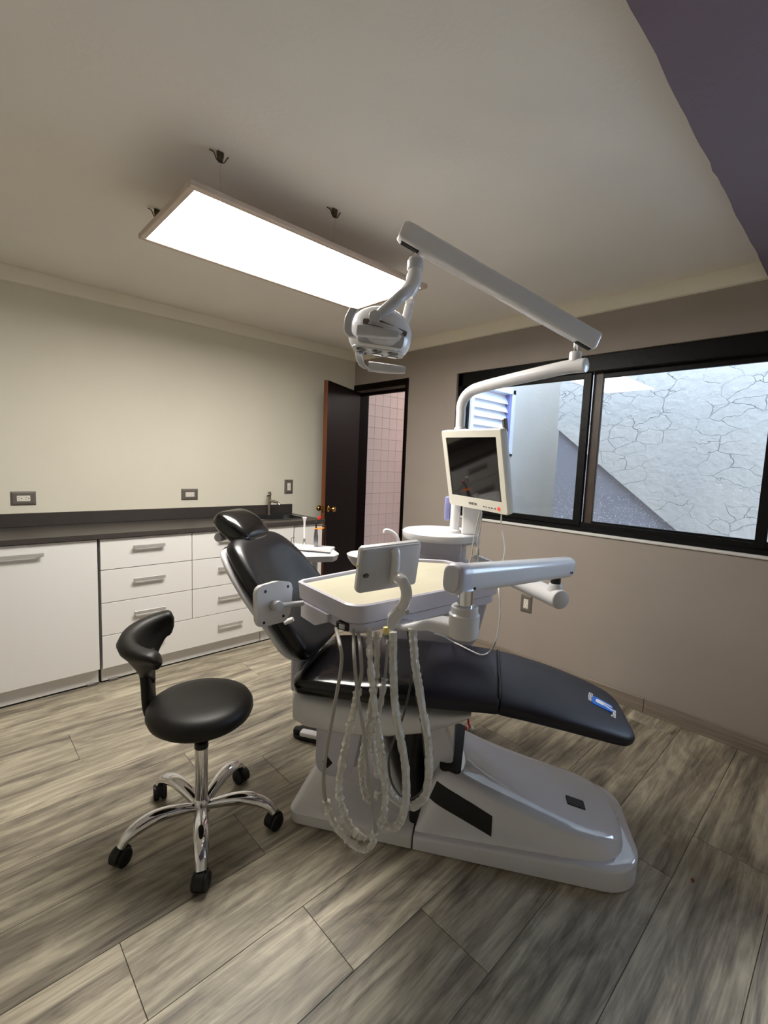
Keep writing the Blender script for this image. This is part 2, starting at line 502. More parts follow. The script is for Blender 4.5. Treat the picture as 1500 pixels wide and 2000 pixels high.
# floor: slab of grout with separate planks
g = G(); g.box(X0, XW + 0.16, Y0, YL, -0.06, -0.003)
floor = struct('floor', g, grout_m)
PW, PLEN = 0.262, 1.83
g = G(); g.box(-PLEN / 2 + .0009, PLEN / 2 - .0009, -PW / 2 + .0009, PW / 2 - .0009, -0.004, 0.0, 0.0008, 1)
plank_mesh_obj = obj('plank', g, plank_m, floor, smooth=False)
plank_me = plank_mesh_obj.data
joints = {0: 2.15, 1: 1.86, 2: 1.085, 3: 0.80, 4: 2.157, 5: 0.81, 6: 1.085, 7: 0.806, 8: 1.72, 9: 0.42, 10: 1.5, 11: 0.9, 12: 0.3}
first = True
for k in range(-6, 14):
    y0 = 0.098 + PW * k
    yc = y0 + PW / 2
    if yc - PW / 2 > YL: continue
    j = joints.get(k, 0.2 + (k * 0.53) % 1.3)
    n0 = math.floor((X0 - j) / PLEN)
    for q in range(n0, 6):
        xa = j + q * PLEN; xb = xa + PLEN
        xa2 = max(xa, X0); xb2 = min(xb, XW)
        ya2 = max(y0, Y0); yb2 = min(y0 + PW, YL)
        if xb2 - xa2 < 0.03 or yb2 - ya2 < 0.03: continue
        loc = ((xa2 + xb2) / 2, (ya2 + yb2) / 2, 0)
        sc = ((xb2 - xa2) / PLEN, (yb2 - ya2) / PW, 1)
        full = abs(sc[0] - 1) < 1e-3 and abs(sc[1] - 1) < 1e-3
        if full and first:
            plank_mesh_obj.location = loc; first = False; continue
        if full: inst('plank', plank_me, floor, loc)
        else:
            g = G(); hx, hy = (xb2 - xa2) / 2 - .0009, (yb2 - ya2) / 2 - .0009
            g.box(-hx, hx, -hy, hy, -0.004, 0.0, 0.0008, 1)
            o = obj('plank', g, plank_m, floor, smooth=False); o.location = loc

# walls
g = G(); g.box(X0, XW, YL, YL + 0.14, 0, ZC + .2)
struct('wall_left', g, wall_beige)
WY0, WY1, WZ0, WZ1 = -1.25, 2.41, 1.05, 2.20     # window opening
DY0, DY1, DZ = 2.945, 3.70, 2.22                 # door opening (with frame)
g = G()
xb = XW + 0.16
g.box(XW, xb, Y0, WY0, 0, ZC + .2)
g.box(XW, xb, WY0, WY1, 0, WZ0)
g.box(XW, xb, WY0, WY1, WZ1, ZC + .2)
g.box(XW, xb, WY1, DY0, 0, ZC + .2)
g.box(XW, xb, DY0, YL + .14, DZ, ZC + .2)
struct('wall_right', g, wall_taupe)
g = G(); g.box(X0, XW + .16, Y0 - .14, Y0, 0, ZC + .2); struct('wall_back', g, wall_beige)
g = G(); g.box(X0 - .14, X0, Y0 - .14, YL + .14, 0, ZC + .2); struct('wall_near', g, wall_beige)
g = G(); g.box(X0 - .14, XW + .16, Y0 - .14, YL + .14, ZC, ZC + .2); struct('ceiling', g, ceil_m)
# cornices: slim plaster bands under the ceiling
def cornice(path_poly, name):
    return None
g = G(); g.prism([(YL, 2.45), (YL - .022, 2.452), (YL - .03, 2.465), (YL - .03, 2.528), (YL - .024, ZC), (YL, ZC)], X0, XW, M=Matrix(((0, 0, 1, 0), (1, 0, 0, 0), (0, 1, 0, 0), (0, 0, 0, 1))))
struct('trim_1', g, cornice_m)
g = G(); g.prism([(XW, 2.45), (XW - .022, 2.452), (XW - .03, 2.465), (XW - .03, 2.528), (XW - .024, ZC), (XW, ZC)], 0.40, YL - .03, M=Matrix(((1, 0, 0, 0), (0, 0, 1, 0), (0, 1, 0, 0), (0, 0, 0, 1))))
struct('trim_2', g, cornice_m)
# dropped soffit along the camera side, wavy painted arris
t = bmesh.new()
ZS = 2.43
loA, hiA, loB, hiB = [], [], [], []
nx = 90
for i in range(nx + 1):
    x = X0 + (XW - X0) * i / nx
    w = 0.458 + 0.0016 * math.sin(x * 9.0) + 0.0012 * math.sin(x * 23 + 1) + 0.0008 * random.uniform(-1, 1)
    if i % 27 == 13: w += 0.005
    loA.append(t.verts.new((x, w, ZS))); hiA.append(t.verts.new((x, w + .004, ZC))); loB.append(t.verts.new((x, Y0, ZS)))
for i in range(nx):
    t.faces.new((loA[i], loA[i + 1], hiA[i + 1], hiA[i])); t.faces.new((loA[i], loB[i], loB[i + 1], loA[i + 1]))
g = G(); g._put(t)
struct('trim_3', g, soffit_m)
# baseboard of the same wood-look tile, in lengths
bb = sroot('baseboard_right')
yy = Y0
for L_ in (1.28, 1.05, 1.32, 0.78):
    g = G(); g.box(XW - .014, XW - .0005, yy + .001, min(yy + L_, DY0) - .001, 0.0, 0.092, 0.002, 1)
    obj('plank', g, base_wood, bb, smooth=False)
    yy += L_
    if yy > DY0: break

# ------------------------------------------------------------------ window
win = sroot('window_1', (XW, 0.7, WZ0))
g = G()
g.box(XW + .02, XW + .13, WY0, WY1, WZ1 - .105, WZ1, .004, 1)          # head
g.box(XW + .028, XW + .13, WY0, WY1, WZ0, WZ0 + .032, .004, 1)         # bottom track
g.box(XW + .045, XW + .06, WY0, WY1, WZ0 + .03, WZ0 + .062, .002, 1)
g.box(XW + .085, XW + .10, WY0, WY1, WZ0 + .03, WZ0 + .062, .002, 1)
g.box(XW + .02, XW + .13, WY1 - .05, WY1, WZ0, WZ1, .004, 1)           # far jamb
g.box(XW + .02, XW + .13, WY0, WY0 + .05, WZ0, WZ1, .004, 1)
obj('window_frame', g, frame_black, win)
g = G(); g.box(XW - .012, XW + .03, WY0, WY1 + .01, WZ0 - .012, WZ0 + .004, .004, 2); obj('window_sill', g, sill_m, win)
def sash(y0, y1, x, stile0, stile1, m0, m1, nm):
    z0, z1 = WZ0 + .035, WZ1 - .10
    r = G(); r.box(x - .012, x + .012, y0, y1, z0, z0 + .038, .003, 1); r.box(x - .012, x + .012, y0, y1, z1 - .04, z1, .003, 1)
    rail = obj('sash_rail', r, frame_black, win)
    for (a, b, mm) in ((y0, y0 + stile0, m0), (y1 - stile1, y1, m1)):
        q = G(); q.box(x - .014, x + .014, a, b, z0, z1, .003, 1); obj('sash_stile', q, mm, win)
    p = G(); p.box(x - .002, x + .002, y0 + stile0, y1 - stile1, z0 + .03, z1 - .03)
    obj('glass_pane', p, glass_m, win)
sash(1.335, WY1 - .045, XW + .052, .052, .04, frame_black, frame_black, 'a')
sash(0.36, 1.338, XW + .093, .05, .062, frame_black, frame_brown, 'b')
sash(WY0 + .045, 0.40, XW + .052, .04, .045, frame_black, frame_black, 'c')

# ------------------------------------------------------------------ courtyard outside the window
YE = 2.66
g = G()
LX0, LX1, LZ0, LZ1 = 3.60, 4.36, 1.58, 2.26
g.box(XW + .16, LX0, YE, YE + .16, 0, 3.4); g.box(LX1, 5.6, YE, YE + .16, 0, 3.4)
g.box(LX0, LX1, YE, YE + .16, 0, LZ0); g.box(LX0, LX1, YE, YE + .16, LZ1, 3.4)
struct('wall_courtyard_end', g, smooth_out)
lw = sroot('window_2', (LX0, YE, LZ0))
g = G()
g.box(LX1 - .055, LX1, YE - .012, YE + .10, LZ0, LZ1, .004, 1); g.box(LX0, LX0 + .05, YE - .012, YE + .10, LZ0, LZ1, .004, 1)
g.box(LX0, LX1, YE - .012, YE + .10, LZ1 - .05, LZ1, .004, 1); g.box(LX0, LX1, YE - .012, YE + .10, LZ0, LZ0 + .03, .004, 1)
obj('window_frame', g, louver_m, lw)
g = G(); g.box(LX1 - .085, LX1 - .055, YE + .0, YE + .06, LZ0 + .03, LZ1 - .05, .003, 1); obj('inner_jamb', g, blue_frame_m, lw)
nl = 7
for k in range(nl):
    z = LZ0 + .035 + (LZ1 - LZ0 - .10) * (k + .5) / nl
    g = G(); g.box(LX0 + .05, LX1 - .085, -.004, .004, -.052, .052, .002, 1, M=Matrix.Translation((0, YE + .045, z)) @ Matrix.Rotation(math.radians(-28), 4, 'X'))
    obj('louver_slat', g, louver_m, lw)
XS = 4.12
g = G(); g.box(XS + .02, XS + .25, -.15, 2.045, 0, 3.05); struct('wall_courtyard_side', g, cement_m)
# thick flaking render coat, its lower edge runs along the flight of stairs behind it
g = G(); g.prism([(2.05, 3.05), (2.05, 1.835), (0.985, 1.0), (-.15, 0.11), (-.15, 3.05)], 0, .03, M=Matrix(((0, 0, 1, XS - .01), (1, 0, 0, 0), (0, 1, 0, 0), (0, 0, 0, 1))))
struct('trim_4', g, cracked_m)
g = G(); g.box(5.4, 5.6, 1.9, YE + .16, 0, 3.4); g.box(XS + .25, 5.6, 1.9, 2.04, 0, 3.4); struct('wall_courtyard_far', g, smooth_out)
g = G(); g.box(XW + .16, 8.0, -5, YE, -.06, 0); struct('courtyard_ground', g, smooth_out)

# ------------------------------------------------------------------ bathroom beyond the door
YB = 4.02
bw = sroot('wall_bathroom', (3.3, YB, 0))
g = G(); g.box(3.2, 5.4, YB, YB + .12, 0, 2.6); obj('wall_backing', g, grout_m, bw)
TW, TH = .118, .126
FRAME = Matrix.Translation((3.3, YB, 0))
g = G(); g.box(-TW / 2 + .0012, TW / 2 - .0012, -.004, .003, -TH / 2 + .0012, TH / 2 - .0012, .0012, 1)
tl = obj('tile', g, tile_pink, bw, smooth=False); tile_me = tl.data
ft = True
for i in range(10):
    for k in range(20):
        loc = (3.40 + TW * (i + .5) - 3.3, -.001, TH * (k + .5) - .03)
        if k == 0: loc = (loc[0], loc[1], loc[2] + .012)
        if ft: tl.location = loc; ft = False
        else: inst('tile', tile_me, bw, loc)
tl.location = (3.40 + TW * .5 - 3.3, -.001, TH * .5 - .018)
FRAME = Matrix()
g = G(); g.box(5.3, 5.4, YE + .16, YB, 0, 2.6); g.box(XW + .16, 5.4, YE + .14, YE + .18, 0, LZ0); struct('wall_bathroom_far', g, bath_wall)
g = G(); g.box(XW, 5.4, YE + .16, YB + .12, 2.6, 2.7); struct('ceiling_bathroom', g, bath_wall)
g = G(); g.box(XW, 5.4, YE + .16, YB, -.06, -.002); struct('floor_bathroom', g, bath_wall)
bl = bpy.data.lights.new('bathroom_bulb', 'POINT'); bl.energy = BATH; bl.color = (1.0, 0.93, 0.88); bl.shadow_soft_size = 0.08
blo = bpy.data.objects.new('bathroom_bulb', bl); COL.objects.link(blo); blo.location = (4.75, 3.05, 2.35)

# ------------------------------------------------------------------ door
door = sroot('door_1', (XW, 3.3, 0))
g = G()
g.box(XW - .012, XW + .17, DY0, DY0 + .035, 0, DZ, .003, 1)
g.box(XW - .012, XW + .17, DY1 - .035, DY1 - .002, 0, DZ, .003, 1)
g.box(XW - .012, XW + .17, DY0 + .03, DY1 - .03, DZ - .055, DZ, .003, 1)
obj('door_frame', g, door_m, door)
g = G(); g.box(XW + .05, XW + .085, DY0 + .035, DY1 - .035, DZ - .10, DZ - .05, .003, 1); g.box(XW + .05, XW + .085, DY0 + .035, DY0 + .05, 0, DZ - .055, .003, 1)
obj('door_stop', g, door_m, door)
g = G(); g.box(XW - .006, XW + .05, DY0 + .04, DY1 - .04, DZ - .075, DZ - .056, .003, 1)
obj('head_strip', g, frame_brown, door, label='lighter brown strip under the door head')
# open leaf: hinge at (3.05, 3.655), free edge towards the sink
HX, HY, EX_, EY_ = 3.052, 3.652, 2.425, 3.345
ld = V((EX_ - HX, EY_ - HY, 0)); LW = ld.length
LM = axes((HX, HY, 0), ld, (0, 0, 1)) # x along leaf, y up, z = thickness direction
g = G(LM); g.box(0.0, LW - .0015, .008, 2.145, -.038, 0.0, .001, 1)
leafo = obj('door_leaf', g, door_m, door)
g = G(LM); g.box(LW - .002, LW + .001, .008, 2.145, -.038, 0.0, .0005, 1); obj('leaf_edge', g, door_edge_m, leafo, label='orange brown raw wood edge')
knob_prof = [(.027, 0), (.029, .004), (.024, .008), (.011, .012), (.010, .030), (.018, .036), (.026, .048), (.027, .058), (.022, .068), (.010, .072), (.0005, .072)]
for sgn in (1, -1):
    g = G(); o_ = LM @ V((LW - .062, 1.03, 0.0 if sgn > 0 else -.038)); zdir = (LM.to_3x3() @ V((0, 0, 1))) * sgn
    g.lathe(knob_prof, along(o_, zdir), 24); obj('door_knob', g, brass_m, leafo)
g = G(LM); g.box(LW, LW + .003, 1.0, 1.06, -.030, -.008); obj('latch_plate', g, brass_m, leafo)

# ================================================================== CABINETS
CF = 3.19      # door faces
CT = 0.962     # counter top
CB = YL - .002
def handle(par, x0, x1, z):
    h = G(); h.box(x0, x1, CF - .030, CF - .022, z - .010, z + .012, .002, 1)
    h.box(x0 + .006, x0 + .016, CF - .024, CF - .0, z - .006, z + .006); h.box(x1 - .016, x1 - .006, CF - .024, CF - .0, z - .006, z + .006)
    return obj('handle', h, handle_m, par)
def carcass(root, x0, x1, hollow=False):
    b = G()
    if hollow:
        b.box(x0 + .001, x0 + .019, CF + .034, CB, .10, CT - .032); b.box(x1 - .019, x1 - .001, CF + .034, CB, .10, CT - .032); b.box(x0 + .019, x1 - .019, CF + .034, CB, .10, .80)
    else: b.box(x0 + .001, x1 - .001, CF + .034, CB, .10, CT - .032)
    obj('carcass', b, white_lam, root)
    b = G(); b.box(x0 + .004, x1 - .004, CF + .022, CF + .032, .112, CT - .034); obj('gap_shade_sheet', b, black_gap, root)  # black sheet added to stand in for the shade in the front gaps
    b = G(); b.box(x0 + .003, x1 - .003, CF + .045, CF + .063, .012, .105); kp = obj('kick_board', b, white_lam, root)
    b = G(); b.box(x0 + .0, x1 - .0, CF + .05, CF + .075, 0.0, .014); obj('plinth_gap', b, black_gap, root)
    return kp
def front(root, nm, x0, x1, z0, z1):
    b = G(); b.box(x0 + .0022, x1 - .0022, CF, CF + .018, z0 + .0022, z1 - .0022, .001, 1)
    return obj(nm, b, white_lam, root)
ZT = CT - .034
# unit with one tall door
r1 = thing('base_cabinet', 'white cabinet with one tall door under the dark counter, beside the drawer cabinet', 'cabinet', (0.2, CF + .25, 0))
carcass(r1, -.26, .668)
d = front(r1, 'door', -.26, .667, .108, ZT); handle(d, .03, .40, .866)
g = G(); g.box(.60, .655, CF + .035, CF + .05, .0, .018, .003, 1); obj('glide_foot', g, plate_m, r1)
# drawer unit
r2 = thing('drawer_cabinet', 'white cabinet with two columns of drawers and a wide bottom drawer', 'cabinet', (1.23, CF + .25, 0))
carcass(r2, .679, 1.783)
for (a, b, ha, hb) in ((.679, 1.234, .86, 1.05), (1.234, 1.783, 1.415, 1.60)):
    for (za, zb_, hz) in ((.734, ZT, .866), (.526, .734, .654), (.318, .526, .438)):
        d = front(r2, 'drawer', a, b, za, zb_); handle(d, ha, hb, hz)
d = front(r2, 'drawer', .679, 1.783, .106, .318); handle(d, .86, 1.05, .236); handle(d, 1.415, 1.60, .228)
g = G(); g.box(.72, .775, CF + .035, CF + .05, .0, .018, .003, 1); obj('glide_foot', g, plate_m, r2)
# sink unit
r3 = thing('sink_cabinet', 'white cabinet with a plain door under the steel sink, next to the open door', 'cabinet', (2.06, CF + .25, 0))
carcass(r3, 1.785, 2.335, True)
front(r3, 'door', 1.785, 2.333, .106, ZT)
# countertop with a cut-out for the sink and an upstand
SX0, SX1, SY0, SY1 = 1.86, 2.245, 3.315, 3.60
ct = thing('countertop', 'long dark brown counter top with upstand over the white cabinets', 'countertop', (1.0, 3.43, CT - .03))
xr = 2.345
g = G()
g.box(-.27, SX0, CF - .02, CB, CT - .03, CT, .0015, 1); g.box(SX1, xr, CF - .02, CB, CT - .03, CT, .0015, 1)
g.box(SX0, SX1, CF - .02, SY0, CT - .03, CT); g.box(SX0, SX1, SY1, CB, CT - .03, CT)
obj('slab', g, counter_m, ct)
g = G(); g.box(-.27, xr, CB - .016, CB, CT + .0005, 1.047, .0015, 1); obj('upstand', g, counter_m, ct)
# sink
sk = thing('sink', 'shallow stainless steel sink set into the dark counter', 'sink', (2.05, 3.46, CT))
outer = rpoly([(SX0 - .03, SY0 - .018), (SX1 + .03, SY0 - .018), (SX1 + .03, SY1 + .05), (SX0 - .03, SY1 + .05)], .05, 6)
inner = rpoly([(SX0 + .004, SY0 + .004), (SX1 - .004, SY0 + .004), (SX1 - .004, SY1 - .004), (SX0 + .004, SY1 - .004)], .06, 6)
low = rpoly([(SX0 + .02, SY0 + .02), (SX1 - .02, SY0 + .02), (SX1 - .02, SY1 - .02), (SX0 + .02, SY1 - .02)], .05, 6)
g = G(); g.loft([[(p[0], p[1], CT + .0005) for p in outer], [(p[0], p[1], CT + .005) for p in outer], [(p[0], p[1], CT + .004) for p in inner], [(p[0], p[1], CT - .02) for p in inner], [(p[0], p[1], CT - .13) for p in low]], cap=False)
t_ = bmesh.new(); t_.faces.new([t_.verts.new((p[0], p[1], CT - .13)) for p in low]); g._put(t_)
obj('basin', g, steel_m, sk)
g = G(); g.lathe([(.001, 0), (.03, 0), (.034, .003), (.03, .005), (.001, .003)], Matrix.Translation((2.05, 3.46, CT - .13))); obj('drain', g, chrome_m, sk)
# faucet
fa = thing('faucet', 'slim pillar tap of dark nickel behind the steel sink', 'faucet', (2.07, 3.625, CT + .005))
fx, fy = 2.072, 3.625
g = G(); g.lathe([(.022, 0), (.022, .004), (.015, .006), (.0145, .12), (.0145, .185), (.001, .185)], Matrix.Translation((fx, fy, CT + .005))); obj('body', g, nickel_m, fa)
g = G(); g.tube(cr([(fx, fy, CT + .125), (fx + .02, fy - .045, CT + .125), (fx + .036, fy - .085, CT + .118), (fx + .042, fy - .10, CT + .098)], 5), .011, 12); obj('spout', g, nickel_m, fa)
g = G(); g.tube([(fx + .01, fy - .005, CT + .180), (fx - .028, fy - .03, CT + .176), (fx - .034, fy - .033, CT + .172)], .009, 10); g.lathe([(.0155, 0), (.0155, .018), (.001, .020)], Matrix.Translation((fx, fy, CT + .188))); obj('lever', g, nickel_m, fa)

# outlets and switch
def outlet(M, label, horiz, sw=False, scale=1.0):
    global FRAME
    r = thing('wall_switch' if sw else 'wall_outlet', label, 'switch' if sw else 'outlet', M.translation)
    w, h = (.128, .088) if horiz else (.088, .128)
    w *= scale; h *= scale
    g = G(M); g.loft([[(x * w / 2, y * h / 2, 0) for x, y in ((-1, -1), (1, -1), (1, 1), (-1, 1))], [(x * w / 2, y * h / 2, .003) for x, y in ((-1, -1), (1, -1), (1, 1), (-1, 1))], [(x * (w / 2 - .012), y * (h / 2 - .012), .009) for x, y in ((-1, -1), (1, -1), (1, 1), (-1, 1))]])
    obj('plate', g, plate_m, r, angle=20)
    iw, ih = ((.068, .036) if horiz else (.036, .068))
    iw *= scale; ih *= scale
    g = G(M); g.box(-iw / 2, iw / 2, -ih / 2, ih / 2, .006, .0115, .001, 1); ins = obj('insert', g, outlet_m, r)
    if sw:
        g = G(M); g.box(-iw * .42, iw * .42, 0.001, ih * .46, .010, .015, .001, 1); obj('rocker', g, outlet_m, ins)
        return
    for sg in (-1, 1):
        g = G(M)
        for (a, b, ww, hh) in ((-.006, .007, .0022, .008), (-.006, -.007, .0022, .008), (.008, 0, .005, .005)):
            cx, cy = (sg * .018 + a, b)
            if not horiz: cx, cy = b, sg * .018 - a; ww, hh = ww, hh
            sx_, sy_ = (hh, ww) if horiz else (ww, hh)
            g.box((cx * scale - sx_ / 2), (cx * scale + sx_ / 2), cy * scale - sy_ / 2, cy * scale + sy_ / 2, .0112, .0119)
        obj('socket_slots', g, dark_w, ins)
LWm = lambda x, z: axes((x, YL - .0005, z), (1, 0, 0), (0, 0, 1))
outlet(LWm(.372, 1.142), 'double outlet with grey plate on beige wall, above the tall door cabinet', True)
outlet(LWm(1.412, 1.150), 'double outlet with grey plate on beige wall, above the drawers', True)
outlet(LWm(2.311, 1.207), 'grey plated rocker switch on beige wall beside the open door', False, True)
outlet(axes((XW - .0005, 1.657, .478), (0, -1, 0), (0, 0, 1)), 'upright outlet low on taupe wall under the window', False)

# ================================================================== CEILING PANEL
LX, LX_, LY, LY_, LZ = .652, 1.868, 1.694, 2.265, 2.362
lp = thing('ceiling_panel_light', 'bright white rectangular light panel hung below the ceiling', 'light', (1.26, 1.98, LZ))
g = G(); fw = .026
g.box(LX, LX_, LY, LY + fw, LZ, LZ + .022, .003, 1); g.box(LX, LX_, LY_ - fw, LY_, LZ, LZ + .022, .003, 1)
g.box(LX, LX + fw, LY + fw, LY_ - fw, LZ, LZ + .022, .003, 1); g.box(LX_ - fw, LX_, LY + fw, LY_ - fw, LZ, LZ + .022, .003, 1)
g.box(LX + .02, LX_ - .02, LY + .02, LY_ - .02, LZ + .014, LZ + .022)
obj('frame', g, alu_m, lp)
g = G(); g.box(LX + fw - .001, LX_ - fw + .001, LY + fw - .001, LY_ - fw + .001, LZ + .006, LZ + .012); obj('diffuser', g, panel_m, lp)
for (hx, hy) in ((.775, 1.735), (1.285, 1.728), (.75, 2.33), (1.29, 2.33)):
    lab = {(.775, 1.735): 'wire ceiling hook above the near long edge of the light panel, at its outer end', (1.285, 1.728): 'wire ceiling hook above the middle of the panel near edge',
           (.75, 2.33): 'wire ceiling hook half hidden behind the outer end of the light panel', (1.29, 2.33): 'wire ceiling hook above the far long edge of the light panel, nearer the window'}[(hx, hy)]
    hk = thing('ceiling_hook', lab, 'hook', (hx, hy, ZC), group='wire hooks on the ceiling')
    g = G(); g.box(hx - .012, hx + .012, hy - .005, hy + .005, ZC - .02, ZC - .0005, .001, 1)
    g.lathe([(.009, -.034), (.011, -.026), (.011, -.02), (.001, -.018)], Matrix.Translation((hx, hy, ZC)), 12); obj('anchor', g, wire_m, hk)
    g = G(); g.tube(cr([(hx - .035, hy + .01, ZC - .004), (hx - .024, hy, ZC - .012), (hx - .014, hy - .002, ZC - .032), (hx, hy, ZC - .036), (hx + .014, hy - .002, ZC - .032), (hx + .026, hy, ZC - .012), (hx + .03, hy - .004, ZC - .008)], 4), .0022, 6); obj('wire', g, wire_m, hk)
    g = G(); g.tube([(hx, hy, ZC - .036), (min(max(hx, LX + .06), LX_ - .06), min(max(hy, LY + .02), LY_ - .02), LZ + .022)], .0007, 5); obj('hanging_wire', g, alu_m, hk)

# ================================================================== STOOL
SC = V((.683, 1.679, 0))
st = thing('operator_stool', 'black padded rolling stool with curved backrest and chrome five-star base', 'stool', SC)
g = G(); g.lathe([(.001, .452), (.12, .452), (.165, .458), (.184, .474), (.192, .494), (.190, .514), (.180, .531), (.160, .541), (.12, .546), (.06, .546), (.001, .544)], Matrix.Translation((.681, 1.677, 0)), 48)
obj('seat', g, stool_vinyl, st, angle=80)
g = G(); g.cyl((SC.x, SC.y, .30), (SC.x, SC.y, .455), .0135); obj('gas_piston', g, steel_m, st)
g = G(); g.lathe([(.024, .12), (.024, .345), (.022, .348), (.001, .348)], Matrix.Translation(SC)); obj('column', g, chrome_m, st)
g = G(); g.lathe([(.0245, 0), (.026, .002), (.0255, .022), (.02, .028), (.015, .03), (.001, .03)], Matrix.Translation(SC + V((0, 0, .338)))); obj('collar', g, caster_m, st)
g = G(); g.lathe([(.028, .068), (.033, .074), (.034, .105), (.030, .122), (.024, .132), (.001, .132)], Matrix.Translation(SC)); obj('hub', g, chrome_m, st)
leg_pr = cr([(.02, 0, .098), (.09, 0, .118), (.16, 0, .128), (.215, 0, .118), (.258, 0, .095), (.278, 0, .068)], 5)
for k in range(5):
    a = math.radians(175.5 + 72 * k)
    R_ = Matrix.Translation(SC) @ Matrix.Rotation(a, 4, 'Z')
    g = G(R_); g.tube(leg_pr, [.019 + .009 * math.sin(PI * min(1, 1.15 * i_ / len(leg_pr))) for i_ in range(len(leg_pr))], 16, sx=.82); leg = obj('leg', g, chrome_m, st)
    cM = R_ @ Matrix.Translation((.280, 0, 0)) @ Matrix.Rotation(math.radians((35, -20, 50, 75, -30)[k]), 4, 'Z')
    g = G(cM)
    for sy in (-1, 1):
        g.lathe([(.006, 0), (.027, 0), (.031, .003), (.031, .019), (.027, .022), (.012, .0225), (.011, .020), (.001, .020)], Matrix.Translation((.0, sy * .004, .0313)) @ Matrix.Rotation(-sy * PI / 2, 4, 'X'), 24)
    cas = obj('caster', g, caster_m, leg)
    g = G(cM)
    prof = [(.037 * math.cos(t), .037 * math.sin(t)) for t in [math.radians(d) for d in range(-8, 200, 13)]] + [(-.016, -.004), (.014, .0)]
    g.prism(prof, -.015, .015, .003, 1, M=Matrix.Translation((0, 0, .034)) @ Matrix.Rotation(PI / 2, 4, 'X')); g.cyl((0, 0, .055), (0, 0, .072), .008)
    obj('caster_hood', g, caster_m, leg)
# backrest: a curved padded rail whose outer face tapers down into the post
BC = V((.612, 1.772)); fa_ = math.radians(-33)      # centre of the arc, facing direction
def brad(z): return .082 + (.150 - .082) * max(0, min(1, (z - .60) / .17)) ** .85
loops = []
N_ = 45
for i in range(N_):
    u_ = -1 + 2 * i / (N_ - 1)
    ph = fa_ + PI - u_ * math.radians(78 if u_ > 0 else 88)
    au = abs(u_)
    zt = .796 + .030 * u_
    zb_ = .585 + (.125 + .02 * u_) * min(1, au * 1.2) ** 1.1
    q = max(0, (au - .88) / .12)
    zt -= .030 * q ** 2; zb_ += .022 * q ** 2
    th = .027 * (1 - .3 * q ** 2)
    dr = V((math.cos(ph), math.sin(ph)))
    hz = (zt - zb_)
    lp_ = []
    for (dd, zz) in ((-.55, 0.0), (-.8, .08), (-.7, .35), (-.8, .62), (-1.05, .80), (-.8, .95), (0, 1.0), (.95, .965), (1.5, .84), (1.5, .68), (1.0, .5), (.6, .25), (.5, .06), (.2, 0.0)):
        z = zb_ + hz * zz
        p = BC + dr * (brad(z) + dd * th)
        lp_.append((p.x, p.y, z))
    if i in (0, N_ - 1):
        cx = sum(q_[0] for q_ in lp_) / len(lp_); cy = sum(q_[1] for q_ in lp_) / len(lp_); cz = sum(q_[2] for q_ in lp_) / len(lp_)
        lp_ = [(cx + (q_[0] - cx) * .6, cy + (q_[1] - cy) * .6, cz + (q_[2] - cz) * .75) for q_ in lp_]
    loops.append(lp_)
g = G(); g.loft(loops); backo = obj('backrest', g, stool_vinyl, st, angle=75)
dback = V((math.cos(fa_ + PI), math.sin(fa_ + PI), 0)); side = V((-dback.y, dback.x, 0))
cpt = V((BC.x, BC.y, 0))
pp = cr([cpt + dback * .096 + V((0, 0, .70)), cpt + dback * .090 + V((0, 0, .62)), cpt + dback * .088 + V((0, 0, .54)), cpt + dback * .080 + V((0, 0, .482)), cpt + dback * .052 + V((0, 0, .450)), cpt + dback * .01 + V((0, 0, .440)), cpt - dback * .06 + V((0, 0, .438))], 5)
loops = []
for i, p in enumerate(pp):
    T = (pp[min(i + 1, len(pp) - 1)] - pp[max(i - 1, 0)]).normalized(); n_ = side.cross(T).normalized()
    w = .045; h_ = .018
    if i < 8: w += .022 * (8 - i) / 8
    loops.append([p + side * (w * math.copysign(abs(math.cos(a)) ** .5, math.cos(a))) + n_ * (h_ * math.copysign(abs(math.sin(a)) ** .6, math.sin(a))) for a in [2 * PI * k / 20 for k in range(20)]])
g = G(); g.loft(loops); obj('back_post', g, stool_vinyl, st, angle=60)

# ================================================================== DENTAL CHAIR  (frame: s towards the feet, v away from the camera, z up)
OC = V((.95, 1.49, 0)); TH_ = math.atan2(-.83287, .55347)
FC = Matrix.Translation(OC) @ Matrix.Rotation(TH_, 4, 'Z')
FRAME = FC
ch = thing('dental_chair', 'reclined black vinyl dental chair on a glossy white floor base', 'dental chair', (.6, .26, 0))
VC = .26
# --- base: rear plate
def supersec(zs): pass
pl = rpoly([(0.0, 0.0), (.508, 0.0), (.508, .51), (0.0, .51)], [.05, .004, .004, .05], 6)
def scaled(poly, f, cx, cy): return [(cx + (x - cx) * f, cy + (y - cy) * f) for x, y in poly]
pl2 = rpoly([(.012, .014), (.508, .014), (.508, .496), (.012, .496)], [.05, .004, .004, .05], 6)
pl3 = rpoly([(.03, .035), (.508, .035), (.508, .475), (.03, .475)], [.05, .004, .004, .05], 6)
g = G(); g.loft([[(x, y, .004) for x, y in pl], [(x, y, .045) for x, y in pl], [(x, y, .054) for x, y in pl2], [(x, y, .060) for x, y in pl3]])
obj('rear_base_plate', g, plastic_w, ch)
